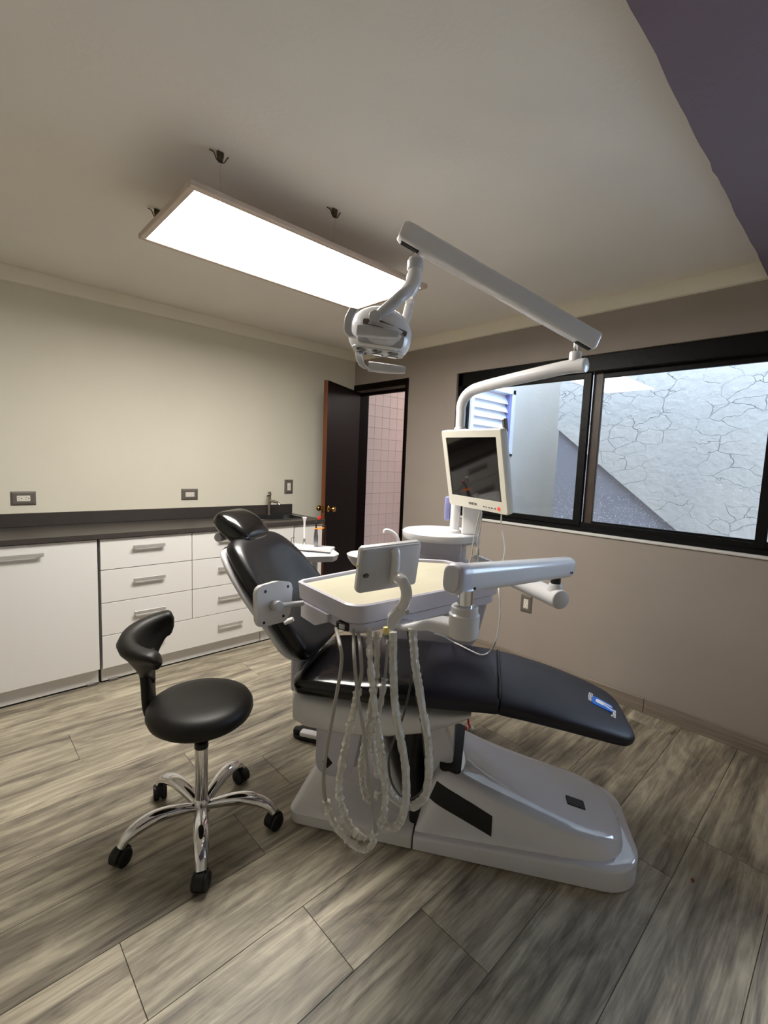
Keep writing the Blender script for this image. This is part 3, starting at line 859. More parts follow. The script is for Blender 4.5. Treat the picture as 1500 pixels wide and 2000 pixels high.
# --- base: front skirt with a ledge, raised body on it
def sk(d): return rpoly([(.513 + d * .2, d), (1.325 - d, d), (1.325 - d, .46 - d * .7), (1.13, .51 - d), (.513 + d * .2, .51 - d)], [.004, .14 - d * .5, .15 - d * .5, .3, .004], 9)
zlf = lambda s_: .056 + (s_ - .513) * .040
g = G(); g.loft([[(x, y, .004) for x, y in sk(0)], [(x, y, zlf(x) - .012) for x, y in sk(0)], [(x, y, zlf(x) - .004) for x, y in sk(.0025)], [(x, y, zlf(x)) for x, y in sk(.009)], [(x, y, zlf(x) - .001) for x, y in sk(.030)]])
skirt = obj('front_base_skirt', g, base_m, ch, angle=50)
loops = []
BODY = ((.516, .066, .034, .475), (.530, .130, .034, .476), (.556, .215, .034, .476), (.585, .272, .034, .476), (.63, .284, .034, .476), (.69, .264, .034, .476), (.76, .240, .034, .476), (.85, .214, .034, .476), (.95, .188, .034, .475), (1.05, .165, .034, .474),
        (1.12, .152, .036, .470), (1.17, .144, .042, .459), (1.21, .138, .058, .440), (1.24, .133, .080, .416), (1.262, .127, .108, .386), (1.276, .118, .145, .35), (1.284, .106, .19, .305))
INS = lambda s_: .034 if s_ < .8 else .034 - .014 * min(1, (s_ - .8) / .3)
def half_sec(s_, zt, v0):
    zl = zlf(s_) - .004; h = zt - zl; n_ = INS(s_)
    return [(v0 - .008, zl), (v0 - .003, zl + .008), (v0, zl + .10 * h + .008), (v0 + n_ * .42, zl + .5 * h), (v0 + n_, zl + .84 * h), (v0 + n_ + .008, zl + .93 * h), (v0 + n_ + .022, zl + .985 * h), (v0 + n_ + .045, zt), (v0 + n_ + .08, zt + .001)]
for (s_, zt, v0, v1) in BODY:
    half = half_sec(s_, zt, v0)
    far = [(v1 - (p[0] - v0), p[1]) for p in half][::-1]
    loops.append([(s_, p[0], p[1]) for p in half + far])
g = G(); g.loft(loops); obj('front_base_body', g, base_m, ch, angle=55)
g = G(); g.box(.513, .80, .012, .48, 0.0, .01); obj('base_plinth', g, black_gap, ch)
# black strip on the near flank of the body (follows the flank)
def flank_v(s_, z):
    for a, b in zip(BODY[:-1], BODY[1:]):
        if s_ <= b[0]: break
    t = (s_ - a[0]) / (b[0] - a[0]); zt = a[1] + (b[1] - a[1]) * t; v0 = a[2] + (b[2] - a[2]) * t
    P = half_sec(s_, zt, v0)
    for p, q in zip(P[:-1], P[1:]):
        if z <= q[1]: return p[0] + (q[0] - p[0]) * (z - p[1]) / max(1e-6, q[1] - p[1])
    return P[-1][0]
loops = []
for k in range(13):
    t = k / 12
    row = []
    for q in (0, .5, 1):
        s0 = .562 + .024 * q; sq = s0 + (.800 - s0) * t
        row.append((sq, flank_v(sq, .180 - .086 * t + .066 * q), .180 - .086 * t + .066 * q))
    loops.append([(a, b - .0035, z) for a, b, z in row] + [(a, b + .004, z) for a, b, z in row[::-1]])
g = G(); g.loft(loops); obj('black_grip_strip', g, black_gap, ch, label='black rubber strip on the near flank of the base')
g = G(axes((1.12, .225, .1535), (1, 0, -.18), (0, 1, 0))); g.box(-.034, .034, -.024, .024, -.003, .0035, .001, 1); obj('base_badge', g, print_k, ch)
# slot, cover plate and lift arm rising to the seat
g = G(); g.prism(rpoly([(.590, .09), (.674, .09), (.674, .43), (.590, .43)], .03, 5), .235, .287); obj('arm_slot', g, dark_w, ch)
g = G(); g.loft([[(s, v, z) for (s, v) in rpoly([(.548 + dx, .13), (.640 + dx, .13), (.640 + dx, .40), (.548 + dx, .40)], .02, 4)] for dx, z in ((0, .22), (0, .32), (-.012, .38), (-.04, .44), (-.06, .47))])
obj('lift_arm', g, base_m, ch)
g = G(); g.loft([[(s, v, z) for (s, v) in rpoly([(.455 + dx, .06), (.505 + dx, .06), (.505 + dx, .42), (.455 + dx, .42)], .018, 4)] for dx, z in ((.03, .05), (.03, .10), (.0, .22), (-.005, .36), (.0, .44))])
obj('lift_cover', g, black_gap, ch, label='black bellows cover behind the white lift arm')
g = G(); g.loft([[(s, v, z) for (s, v) in rpoly([(.28 + dx, .09), (.37 + dx, .09), (.37 + dx, .44), (.28 + dx, .44)], .02, 4)] for dx, z in ((.12, .06), (.08, .16), (.02, .30), (-.02, .42))])
obj('rear_lift_arm', g, plastic_g, ch)
# white side bracket with a black diamond
BM = axes((0, .095, 0), (1, 0, 0), (0, 0, 1))
g = G(BM); g.prism(rpoly([(.088, .43), (.086, .172), (.236, .172), (.285, .43)], [.02, .05, .04, .02], 6), -.012, .012, .003, 2)
br = obj('side_bracket', g, plastic_lav, ch)
g = G(BM); g.prism([(.138, .255), (.160, .229), (.138, .203), (.116, .229)], .012, .0135); obj('diamond_mark', g, print_k, br, label='black diamond sticker')
g = G(); g.box(.10, .26, .11, .42, .20, .42, .02, 3); obj('bracket_body', g, plastic_lav, ch)
# --- seat shell (white, under the cushion)
loops = []
for (s, zt, zb_, w) in ((-.018, .515, .470, .10), (-.012, .53, .44, .20), (.01, .535, .405, .245), (.06, .535, .388, .255), (.15, .535, .382, .257), (.28, .535, .388, .257), (.40, .537, .408, .257), (.52, .54, .44, .25), (.62, .545, .485, .24), (.70, .55, .53, .22)):
    sec = []
    for k in range(24):
        a = 2 * PI * k / 24
        ca, sa = math.cos(a), math.sin(a)
        e = .45
        sec.append((s, VC + w * math.copysign(abs(ca) ** e, ca), (zt + zb_) / 2 + (zt - zb_) / 2 * math.copysign(abs(sa) ** e, sa)))
    loops.append(sec)
g = G(); g.loft(loops); obj('seat_shell', g, plastic_w, ch, angle=60)
# --- cushions
def pillow(name, path, m, up=1, n=36, e=.42, dz=None, ang=70, vc=VC):
    """path: (s, z, half width, half thickness, curl) along the cushion; rounded at both ends."""
    P = cr(path, 6)
    loops = []
    for i, p in enumerate(P):
        a = P[max(i - 1, 0)]; b = P[min(i + 1, len(P) - 1)]
        T = V((b[0] - a[0], b[1] - a[1])).normalized()
        nrm = V((-T.y, T.x)) * up
        lp_ = []
        for k in range(n):
            t = 2 * PI * k / n
            cw, sh = math.cos(t), math.sin(t)
            w = p[2] * math.copysign(abs(cw) ** e, cw)
            h = p[3] * math.copysign(abs(sh) ** .62, sh) * (1.0 if sh > 0 else .9)
            h += p[4] * (abs(w) / max(p[2], 1e-4)) ** 2.2
            lp_.append((p[0] + nrm.x * h, vc + w, p[1] + nrm.y * h))
        loops.append(lp_)
    g = G(); g.loft(loops)
    return obj(name, g, m, ch, angle=ang)
pillow('seat_cushion', [(-.005, .560, .16, .006, 0), (.0, .562, .215, .030, .0), (.03, .566, .255, .047, .0), (.12, .572, .268, .052, .003), (.28, .578, .272, .052, .004), (.45, .588, .272, .050, .003), (.60, .596, .268, .046, .001), (.72, .600, .262, .042, 0), (.785, .600, .256, .040, 0), (.792, .600, .25, .034, 0), (.795, .600, .24, .02, 0)], seat_m)
leg_c = pillow('leg_cushion', [(.796, .599, .24, .02, 0), (.799, .599, .25, .034, 0), (.806, .598, .255, .040, 0), (.90, .586, .248, .040, 0), (1.02, .566, .236, .038, 0), (1.14, .539, .216, .034, 0), (1.215, .519, .196, .031, 0), (1.25, .509, .174, .028, 0), (1.272, .503, .143, .019, 0), (1.278, .501, .118, .005, 0)], vinyl_matt)
back = pillow('backrest_cushion', [(.040, .640, .11, .006, 0), (.034, .648, .165, .030, .004), (.018, .668, .205, .045, .010), (-.015, .712, .245, .050, .03), (-.085, .790, .266, .050, .05), (-.165, .880, .268, .050, .05), (-.225, .960, .258, .050, .04), (-.268, 1.025, .236, .048, .025), (-.300, 1.072, .205, .042, .01), (-.318, 1.098, .165, .028, 0), (-.324, 1.106, .12, .006, 0)], vinyl_back, up=-1)
back_sh = pillow('backrest_shell', [(.000, .622, .10, .004, 0), (-.008, .634, .17, .016, .006), (-.052, .678, .245, .02, .022), (-.13, .765, .268, .02, .042), (-.208, .855, .270, .02, .042), (-.268, .940, .258, .02, .032), (-.312, 1.01, .234, .02, .018), (-.345, 1.06, .19, .014, .004), (-.352, 1.072, .12, .004, 0)], plastic_w, up=-1)
head = pillow('headrest_cushion', [(-.288, 1.078, .075, .006, 0), (-.292, 1.086, .105, .030, 0), (-.310, 1.106, .122, .046, .0), (-.355, 1.142, .128, .050, .002), (-.400, 1.174, .120, .046, 0), (-.428, 1.194, .10, .030, 0), (-.434, 1.199, .07, .006, 0)], vinyl_gloss, up=-1)
g = G(axes((-.365, VC, 1.080), (-.78, 0, .62), (0, 1, 0))); g.box(-.10, .055, -.045, .045, -.03, .01, .012, 3); obj('headrest_bracket', g, plastic_g, ch)
g = G(); g.cyl((-.415, VC - .10, 1.105), (-.415, VC + .10, 1.105), .019, b=.004); g.cyl((-.380, VC - .085, 1.045), (-.380, VC + .085, 1.045), .021, b=.004); obj('headrest_knob', g, plastic_g, ch)
g = G(); g.box(-.075, -.02, .17, .36, .45, .63, .02, 3); obj('back_hinge', g, plastic_lav, ch)
# seam flap between seat and leg pad
g = G(); g.tube(cr([(.795, .02, .585), (.795, .04, .632), (.797, .12, .643), (.795, .26, .643), (.797, .40, .642), (.795, .49, .63)], 5), .005, 8); obj('seam_piping', g, vinyl_matt, ch)
# emblem on the leg pad: white words above and below a blue tooth badge
EMP = [V(p) for p in [(1.152,0.271,0.558),(1.19,0.242,0.558),(1.221,0.201,0.558)]]
def EM(k, dz=0.0):
    s_ = EMP[k].x; z = .5755 + (1.14 - s_) * .29
    return axes((s_, EMP[k].y, z + dz), (.25, 1, 0), (-1, .25, .29))
em = None
g = G(EM(1)); g.prism(rpoly([(-.030, -.040), (.026, -.034), (.034, .040), (-.034, .040)], .012, 4), -.004, .0035)
em = obj('emblem', g, blue_l, leg_c, label='blue tooth emblem printed on the black pad')
text_obj('emblem_text', 'AREEO', .024, .0012, EM(0), print_w, leg_c)
text_obj('emblem_text', 'Dentu', .024, .0012, EM(2), print_w, leg_c)

# emblem details on top of the badge are part of the badge's own print layer
g = G(EM(1)); g.prism(rpoly([(-.012, -.006), (.018, -.004), (.020, .026), (-.010, .028)], .008, 4), .003, .0042); g.prism(rpoly([(-.020, -.038), (-.012, -.036), (.004, -.004), (-.006, -.002)], .003, 3), .003, .0042); g.prism(rpoly([(.004, -.034), (.012, -.032), (.018, -.002), (.010, -.002)], .003, 3), .003, .0042)
obj('emblem_tooth', g, print_w, leg_c)

# ================================================================== CUSPIDOR UNIT with pole and round table (same frame)
un = thing('cuspidor_unit', 'white dental water unit with round table standing behind the chair', 'dental unit', (.45, .76, 0))
g = G()
g.loft([[(s, v, z) for (s, v) in rpoly([(a, .575 + q), (b, .575 + q), (b, .90), (a, .90)], .04, 5)] for a, b, q, z in ((.30, .52, .14, 0.0), (.29, .53, .13, .10), (.28, .60, .06, .45), (.26, .70, .01, .62), (.24, .745, .0, .84), (.24, .755, .0, .90))])
obj('body', g, plastic_lav, un, angle=40)
g = G(); g.lathe([(.021, .84), (.021, .955), (.032, .975), (.034, .985), (.021, 1.0), (.021, 1.12)], Matrix.Translation((.60, .70, 0)), 24); obj('column', g, plastic_w, un)
g = G(); g.box(.38, .60, .60, .80, .985, 1.088, .006, 2); boxo = obj('drawer_box', g, plastic_lav, un)
g = G(); g.box(.386, .556, .597, .602, .99, 1.024, .003, 1); obj('drawer_front', g, plastic_lav, boxo)
g = G(); g.lathe([(.001, 1.086), (.15, 1.086), (.186, 1.092), (.192, 1.106), (.192, 1.124), (.188, 1.128), (.183, 1.122), (.001, 1.120)], Matrix.Translation((.488, .705, 0)), 56); obj('round_table', g, plastic_w, un, label='round white table with a raised rim')
g = G(); g.prism(rpoly([(.53, .66), (.68, .655), (.685, .76), (.56, .80)], .03, 5), 1.07, 1.122, .004, 2); obj('pole_bracket', g, plastic_w, un)
g = G(); g.box(.592, .685, .665, .755, 1.12, 1.31, .012, 3); obj('pole_box', g, plastic_w, un)
g = G(); g.box(.50, .53, .71, .76, 1.18, 1.30, .01, 2); obj('blue_bottle', g, blue_frame_m, un, label='small blue side fitting behind the pole')
# spittoon bowl and spout
g = G(); g.lathe([(.001, .90), (.03, .90), (.04, .915), (.072, .94), (.094, .97), (.100, .990), (.096, .992), (.088, .975), (.06, .945), (.001, .932)], Matrix.Translation((.125, .64, 0)), 40); obj('bowl', g, plastic_w, un, label='white spittoon bowl')
g = G(); g.box(.10, .30, .60, .72, .78, .905, .02, 3); obj('bowl_mount', g, plastic_lav, un)
g = G(); g.tube(cr([(0.295,0.649,0.956),(0.29,0.656,1.038),(0.28,0.658,1.079),(0.261,0.657,1.104),(0.235,0.652,1.118),(0.215,0.648,1.117),(0.213,0.646,1.104)], 5), .0085, 12); obj('spout', g, plastic_w, un)
# pole of the operating light
pole = [(.556, .715, 1.12), (.556, .715, 1.40), (.556, .715, 1.66), (.556, .715, 1.735), (.560, .706, 1.785), (.580, .672, 1.815), (.625, .600, 1.828)]

# ================================================================== OPERATING LIGHT
ol = thing('operating_light', 'white dental operating light on a pole with a long jointed arm', 'dental light', (.556, .715, 1.12))
g = G(); g.lathe([(.032, 1.123), (.032, 1.134), (.0245, 1.14), (.0245, 1.60), (.0205, 1.61)], Matrix.Translation((.556, .715, 0)), 24); obj('pole', g, plastic_w, ol)
FRAME = Matrix()
wp = [(FC @ V(p)) for p in pole]
g = G(); g.lathe([(.027, -.016), (.029, -.012), (.029, .012), (.027, .016)], Matrix.Translation((wp[0].x, wp[0].y, 1.625)), 24); obj('pole_collar', g, plastic_w, ol)
pe = V((1.845, .838, 1.865))
P0 = V((wp[0].x, wp[0].y, 0))
dirh = (V((pe.x, pe.y, 0)) - P0).normalized()
path = [P0 + V((0, 0, 1.62)), P0 + V((0, 0, 1.70)), P0 + V((0, 0, 1.745)), P0 + dirh * .018 + V((0, 0, 1.785)), P0 + dirh * .055 + V((0, 0, 1.812)), P0 + dirh * .11 + V((0, 0, 1.825)), P0 + dirh * .25 + V((0, 0, 1.841)), pe - dirh * .08, pe + dirh * .012]
pc = cr(path, 6)
g = G(); g.tube(pc, [.0225 + .006 * i / len(pc) for i in range(len(pc))], 20)
g.lathe([(.0285, 0), (.027, .005), (.02, .008), (.001, .009)], along(pc[-1], pc[-1] - pc[-2]), 24); obj('bent_arm', g, plastic_w, ol)
kj = pe - dirh * .03 + V((0, 0, .02))
g = G(); g.lathe([(.024, 0), (.024, .03), (.022, .036), (.001, .036)], Matrix.Translation(kj), 20); obj('elbow_cup', g, plastic_w, ol)
g = G(); g.cyl(kj + V((0, 0, .034)), kj + V((0, 0, .075)), .012); obj('elbow_pin', g, chrome_m, ol)
# long spring arm, flat-sided with rounded edges
BR = V((1.842, .806, 1.956)); BL = V((1.196, 1.188, 2.236))
bx = (BL - BR).normalized()
BMx = axes(BR - bx * .02, bx, (0, 0, 1))
Lb = (BL - BR).length + .048
sec = rpoly([(-.035, -.023), (.030, -.028), (.038, .0), (.030, .028), (-.035, .023)], [.012, .01, .025, .01, .012], 5)
g = G(BMx); g.loft([[(x, a * f, b * f) for a, b in sec] for x, f in ((0, .80), (.004, .93), (.012, 1), (Lb - .035, 1), (Lb - .015, .97), (Lb - .002, .80), (Lb, .72))]); arm = obj('spring_arm', g, plastic_w, ol, angle=40)
for xa_ in (.012, Lb - .085):
    g = G(BMx); g.box(xa_, xa_ + .07, -.038, -.033, -.011, .011, .002, 1); obj('arm_slot', g, dark_w, arm)
# head joint
hx0 = BL + bx * (-.045)
hp = [(1.232,1.182,2.196),(1.231,1.179,2.164),(1.228,1.176,2.125),(1.224,1.175,2.094),(1.219,1.177,2.075),(1.211,1.182,2.056),(1.204,1.187,2.045)]
g = G(); g.cyl(V(hp[0]) + V((0, 0, .02)), hp[1], .0125); obj('head_pin', g, chrome_m, ol)
g = G(); g.lathe([(.0265, 0), (.0285, .004), (.0285, .03), (.0255, .034)], along(hp[2], V(hp[1]) - V(hp[2])), 20); obj('head_collar', g, plastic_g, ol)
g = G(); g.tube(cr([hp[1], hp[2], hp[3], hp[4], hp[5], hp[6]], 4), [.024] * 6 + [.0275] * 15, 18); obj('head_elbow', g, plastic_w, ol)
ya = [(1.192,1.171,2.045),(1.143,1.157,2.009),(1.119,1.176,1.98),(1.078,1.208,1.93)]
g = G(); g.tube(cr(ya, 4), [.021 - .002 * i / 13 for i in range(13)], 18); g.cyl(V(ya[3]) - V((.0, .0, .0)), V(ya[3]) + V((-.69, -.72, .1)) * .03, .0205, 24, .003); obj('yoke', g, plastic_g, ol)
yb = [(1.229,1.206,2.051),(1.254,1.221,2.031),(1.247,1.223,1.994),(1.237,1.226,1.957)]
g = G(); g.tube(cr(yb, 4), .016, 14, sx=.6); obj('yoke', g, plastic_w, ol)
# lamp head: local frame ex = image right, ey = away, ez = up
ex = V((.725, -.688, 0)); ey = V((.688, .725, 0))
hc = V([(1.136,1.245,1.903)][0])
HM = Matrix(((ex.x, ey.x, 0, hc.x), (ex.y, ey.y, 0, hc.y), (0, 0, 1, hc.z), (0, 0, 0, 1))) @ Matrix.Rotation(math.radians(6), 4, 'Y')
t = bmesh.new()
bmesh.ops.create_uvsphere(t, u_segments=36, v_segments=22, radius=1)
for v in t.verts:
    x, y, z = v.co
    xx = x * .112; yy_ = y * .085; zz = z * (.088 if z > 0 else .10)
    xx += .012 * max(0, -z) * (1 if x > 0 else -.2)
    v.co = (xx, yy_, zz)
bmesh.ops.bisect_plane(t, geom=t.verts[:] + t.edges[:] + t.faces[:], plane_co=(0, 0, -.062), plane_no=(0.0, 0, -1), clear_outer=True)
ed = [e for e in t.edges if e.is_boundary]
bmesh.ops.holes_fill(t, edges=ed)
g = G(HM); g._put(t); hd = obj('lamp_head', g, plastic_w, ol, angle=40)
# recessed grey face band on the camera side, lens plate, lenses
g = G(HM); g.loft([[(x, -.088 + .10 * (x / .112) ** 2 * .55 + dy, z) for x, z in rpoly([(-.062, .002), (.088, -.008), (.084, -.056), (-.070, -.058)], .012, 4)] for dy in (-.004, .02)]); obj('face_panel', g, plastic_g, hd)
g = G(HM); g.loft([[(x, -.088 + .055 * (x / .112) ** 2 + dy, z) for x, z in rpoly([(-.058, .020), (-.0, .018), (.094, .004), (.092, -.012), (-.0, -.002), (-.058, .004)], .004, 3)] for dy in (-.007, .02)]); obj('face_recess', g, plate_m, hd)
g = G(HM); g.prism(rpoly([(-.088, -.05), (.092, -.05), (.092, .05), (-.088, .05)], .03, 5), -.066, -.058, .003, 2); lensplate = obj('lens_plate', g, plastic_g, hd)
for lx in (-.055, 0.0, .055):
    for ly in (-.026, .028):
        g = G(HM); g.lathe([(.001, -.069), (.017, -.069), (.021, -.066), (.021, -.062), (.001, -.062)], Matrix.Translation((lx, ly, 0)), 20); obj('lens', g, lens_m, hd)
# handles: curved side bracket with a grip bar, front and back
for (yo, dz) in ((-.098, -.013), (.088, -.088)):
    pts_ = [(-.093, 0, .055), (-.105, 0, .02), (-.102, 0, -.02), (-.085, 0, -.035)] if yo < 0 else [(-.085, 0, .05), (-.07, 0, -.0), (-.055, 0, -.03), (-.035, 0, -.042)]
    w0 = .022
    cl = cr(pts_, 5)
    g = G(HM @ Matrix.Translation((0, yo * .9, dz + (.0 if yo < 0 else .02)))); loops = []
    for i, p in enumerate(cl):
        loops.append([p + V((a, b, 0)) for a, b in rpoly([(-.012, -.012), (.014, -.012), (.014, .012), (-.012, .012)], .005, 3)])
    g.loft(loops); hb = obj('handle_bracket', g, plastic_g, hd)
    x0_ = -.072 if yo < 0 else -.03
    zb_ = dz - .012 if yo < 0 else dz - .012
    g = G(HM); g.loft([[(x, yo * .95 + a * f, zb_ + .006 * q + b * f) for a, b in rpoly([(-.011, -.018), (.011, -.018), (.011, .018), (-.011, .018)], .008, 4)] for x, f, q in ((x0_, .9, 0), (x0_ + .01, 1, 0), (x0_ + .07, .96, .3), (x0_ + .128, .82, .8), (x0_ + .138, .6, .9))]); obj('handle_grip', g, plastic_g, hd)

# ================================================================== MONITOR
MS = .953
mc = [V(p) for p in ((1.803, 1.512, 1.623), (1.688, 1.099, 1.613), (1.761, 1.058, 1.249), (1.876, 1.470, 1.259))]
mc = [V((p.x * MS, p.y * MS, 1.45 + (p.z - 1.45) * MS)) for p in mc]
mcen = sum(mc, V()) / 4
MM = axes(mcen, mc[1] - mc[0], mc[0] - mc[3])     # x right, y up, z towards the viewer
mw = ((mc[1] - mc[0]).length) / 2; mh = ((mc[0] - mc[3]).length) / 2
mo = thing('monitor', 'cream framed flat monitor tilted on the pole beside the window', 'monitor', mcen)
g = G(MM); g.prism(rpoly([(-mw, -mh), (mw, -mh), (mw, mh), (-mw, mh)], .012, 5), -.030, -.010, .004, 2)
t = bmesh.new()
g2 = G(MM)
of = rpoly([(-mw, -mh), (mw, -mh), (mw, mh), (-mw, mh)], .012, 5)
inn = rpoly([(-mw + .032, -mh + .052), (mw - .032, -mh + .052), (mw - .032, mh - .032), (-mw + .032, mh - .032)], .001, 5)
g.loft([[(a, b, -.012) for a, b in of], [(a, b, -.003) for a, b in of], [(a * .985, b * .985, 0) for a, b in of], [(a, b, 0) for a, b in inn], [(a, b, -.004) for a, b in inn]], cap=False)
obj('bezel', g, bezel_m, mo)
g = G(MM); g.prism(rpoly([(-mw + .03, -mh + .05), (mw - .03, -mh + .05), (mw - .03, mh - .03), (-mw + .03, mh - .03)], .001, 2), -.006, -.0035); obj('screen', g, screen_m, mo)
g = G(MM); g.loft([[(a * f, b * f, z) for a, b in rpoly([(-mw, -mh), (mw, -mh), (mw, mh), (-mw, mh)], .012, 4)] for f, z in ((.995, -.028), (.97, -.04), (.75, -.058), (.70, -.060))]); obj('rear_cover', g, plastic_g, mo)
text_obj('maker_mark', 'KIMETIK', .016, .0004, MM @ Matrix.Translation((-.02, -mh + .024, .0004)), print_k, mo)
for i, bx_ in enumerate((.055, .072, .090, .107, .128)):
    g = G(MM); g.box(bx_ - .004, bx_ + .004, -mh + .018, -mh + .022, 0, .0015); obj('button', g, print_k, mo)
g = G(MM); g.lathe([(.001, 0), (.0085, 0), (.0085, .002), (.001, .002)], Matrix.Translation((.152, -mh + .022, -.0002)), 16); obj('power_button', g, led_red, mo)
g = G(MM); g.box(-.05, .05, -.05, .05, -.085, -.058, .006, 2); g.cyl((0, 0, -.08), (-.03, .0, -.135), .018); obj('mount', g, plastic_g, mo)
g = G(MM); g.box(mw - .030, mw - .014, mh - .02, mh + .035, -.055, -.035, .003, 1); obj('antenna', g, plate_m, mo)

# ================================================================== DELIVERY TABLE with arm
dt = thing('delivery_table', 'white dental instrument table with cream liner on a jointed blue grey arm', 'dental table', (1.15, 1.12, .94))
ZTR = 1.04
tp = [(.838, .985), (1.50, .925), (1.60, 1.03), (1.60, 1.27), (1.50, 1.372), (.872, 1.338)]
tr_ = rpoly(tp, [.055, .05, .06, .06, .05, .03], 8)
cxy = (1.21, 1.15)
ins_ = lambda q: [(cxy[0] + (x - cxy[0]) * (1 - q / .36), cxy[1] + (y - cxy[1]) * (1 - q / .19)) for x, y in tr_]
i1, i2, i3 = ins_(.006), ins_(.012), ins_(.02)
g = G(); g.loft([[(x, y, ZTR - .058) for x, y in ins_(.004)], [(x, y, ZTR - .004) for x, y in tr_], [(x, y, ZTR) for x, y in i1], [(x, y, ZTR - .002) for x, y in i2], [(x, y, ZTR - .022) for x, y in ins_(.014)]], cap=False)
t = bmesh.new(); t.faces.new([t.verts.new((x, y, ZTR - .058)) for x, y in ins_(.004)]); g._put(t)
t = bmesh.new(); t.faces.new([t.verts.new((x, y, ZTR - .0225)) for x, y in ins_(.014)]); g._put(t)
top = obj('tray_top', g, plastic_lav, dt, angle=35)
g = G(); g.prism(ins_(.017), ZTR - .022, ZTR - .012, .002, 1); obj('tray_liner', g, tray_mat_m, top, label='cream liner sheet in the tray')
g = G(); g.prism(ins_(.010), ZTR - .062, ZTR - .0585); obj('shadow_gap', g, print_k, dt)
lowp = rpoly([(.852, 1.0), (1.49, .942), (1.585, 1.04), (1.585, 1.26), (1.49, 1.35), (.885, 1.318)], [.05, .05, .06, .06, .05, .03], 8)
lowq = rpoly([(.90, 1.04), (1.44, .99), (1.53, 1.06), (1.53, 1.23), (1.44, 1.30), (.93, 1.28)], .05, 8)
g = G(); g.loft([[(x, y, ZTR - .061) for x, y in lowp], [(x, y, ZTR - .092) for x, y in lowp], [(x, y, ZTR - .106) for x, y in lowq]]); lowb = obj('tray_underbody', g, plastic_lav, dt, angle=35)
# handpiece hanger bracket below the outer end, dial
g = G(); g.loft([[(x, y, z) for x, y in rpoly([(.845, 1.12 - q), (.905, 1.12 - q), (.92, 1.29), (.86, 1.29)], .008, 3)] for q, z in ((0, ZTR - .06), (0, ZTR - .085), (-.06, ZTR - .112))]); obj('side_hanger', g, plastic_lav, dt)
dlM = axes((.870, 1.055, ZTR - .077), (.03, -.10, 0), (0, 0, 1))
g = G(dlM); g.box(-.022, .022, -.012, .012, -.02, .024, .002, 1); dl = obj('dial_window', g, print_k, dt)
g = G(dlM); g.cyl((0, -.007, .012), (0, .007, .012), .016); obj('dial', g, plastic_g, dl)
# support bracket: cup and flat cantilever under the tray
cupx, cupy = 1.004, .722
g = G(); g.lathe([(.001, .995), (.038, .995), (.041, .999), (.041, 1.058), (.036, 1.062), (.036, 1.078), (.033, 1.081), (.001, 1.081)], Matrix.Translation((cupx, cupy, 0)), 32); obj('cup', g, plastic_w, dt)
cM = axes((cupx, cupy, 0), (1.02 - cupx, 1.05 - cupy, 0), (0, 0, 1))
g = G(cM); g.loft([[(x, z, w) for z, w in rpoly([(z0, -w0), (z1, -w0), (z1, w0), (z0, w0)], .01, 3)] for x, z0, z1, w0 in ((0.0, .992, 1.035, .036), (.10, .985, 1.02, .036), (.2, .955, .975, .036), (.36, .935, .95, .04))]); obj('cantilever', g, plastic_w, dt)
g = G(); g.cyl((cupx, cupy, 1.075), (cupx, cupy, 1.125), .021); obj('chrome_pin', g, chrome_m, dt)
# upper arm (blue grey beam)
AR = V((1.736, .786, 1.082)); AN = V((.978, .746, 1.152))
ax_ = (AR - AN).normalized()
AM = axes(AN, ax_, (0, 0, 1)); AL = (AR - AN).length + .03
sec = rpoly([(-.040, -.030), (.040, -.030), (.040, .030), (-.040, .030)], .026, 6)
g = G(AM); g.loft([[(x, a * f, b * f) for a, b in sec] for x, f in ((.012, 1.0), (AL - .03, .98), (AL - .012, .94), (AL, .80))]); ua = obj('upper_arm', g, plastic_w, dt, angle=45)
sec2 = rpoly([(-.043, -.033), (.043, -.033), (.043, .033), (-.043, .033)], .028, 6)
g = G(AM); g.loft([[(x, a * f, b * f) for a, b in sec2] for x, f in ((-.006, .84), (-.001, .95), (.006, 1.0), (.040, 1.0), (.044, .98))]); obj('arm_end_cap', g, plastic_lav, ua)
g = G(AM); g.prism(rpoly([(-.033, -.023), (.033, -.023), (.033, .023), (-.033, .023)], .021, 6), 0, .002, M=Matrix(((0, 0, -1, -.0065), (1, 0, 0, 0), (0, 1, 0, 0), (0, 0, 0, 1)))); obj('end_disc', g, plastic_g, ua)
for (sx_, sy_) in ((.065, -.024), (AL - .055, -.016), (AL - .04, -.016)):
    g = G(AM); g.cyl((sx_, sy_, .026), (sx_, sy_, .0315), .0042, 10); obj('screw', g, print_k, ua)
# lower arm pipe from the unit
LE = V((1.716, .790, .955)); LS = V((2.03, 1.40, .955))
ld_ = (LS - LE).normalized()
g = G(); g.cyl(LE, LS, .038, 32); g.lathe([(.038, 0), (.036, .005), (.025, .009), (.001, .010)], along(LE, -ld_), 32); obj('lower_arm', g, plastic_w, dt)
ek = LE + ld_ * .035
g = G(); g.lathe([(.030, .018), (.027, .045), (.024, .055), (.001, .056)], Matrix.Translation(ek), 24); obj('elbow_cup', g, plastic_w, dt)
g = G(); g.cyl(ek + V((0, 0, .05)), ek + V((0, 0, .105)), .019); obj('elbow_pin', g, black_gap, dt)
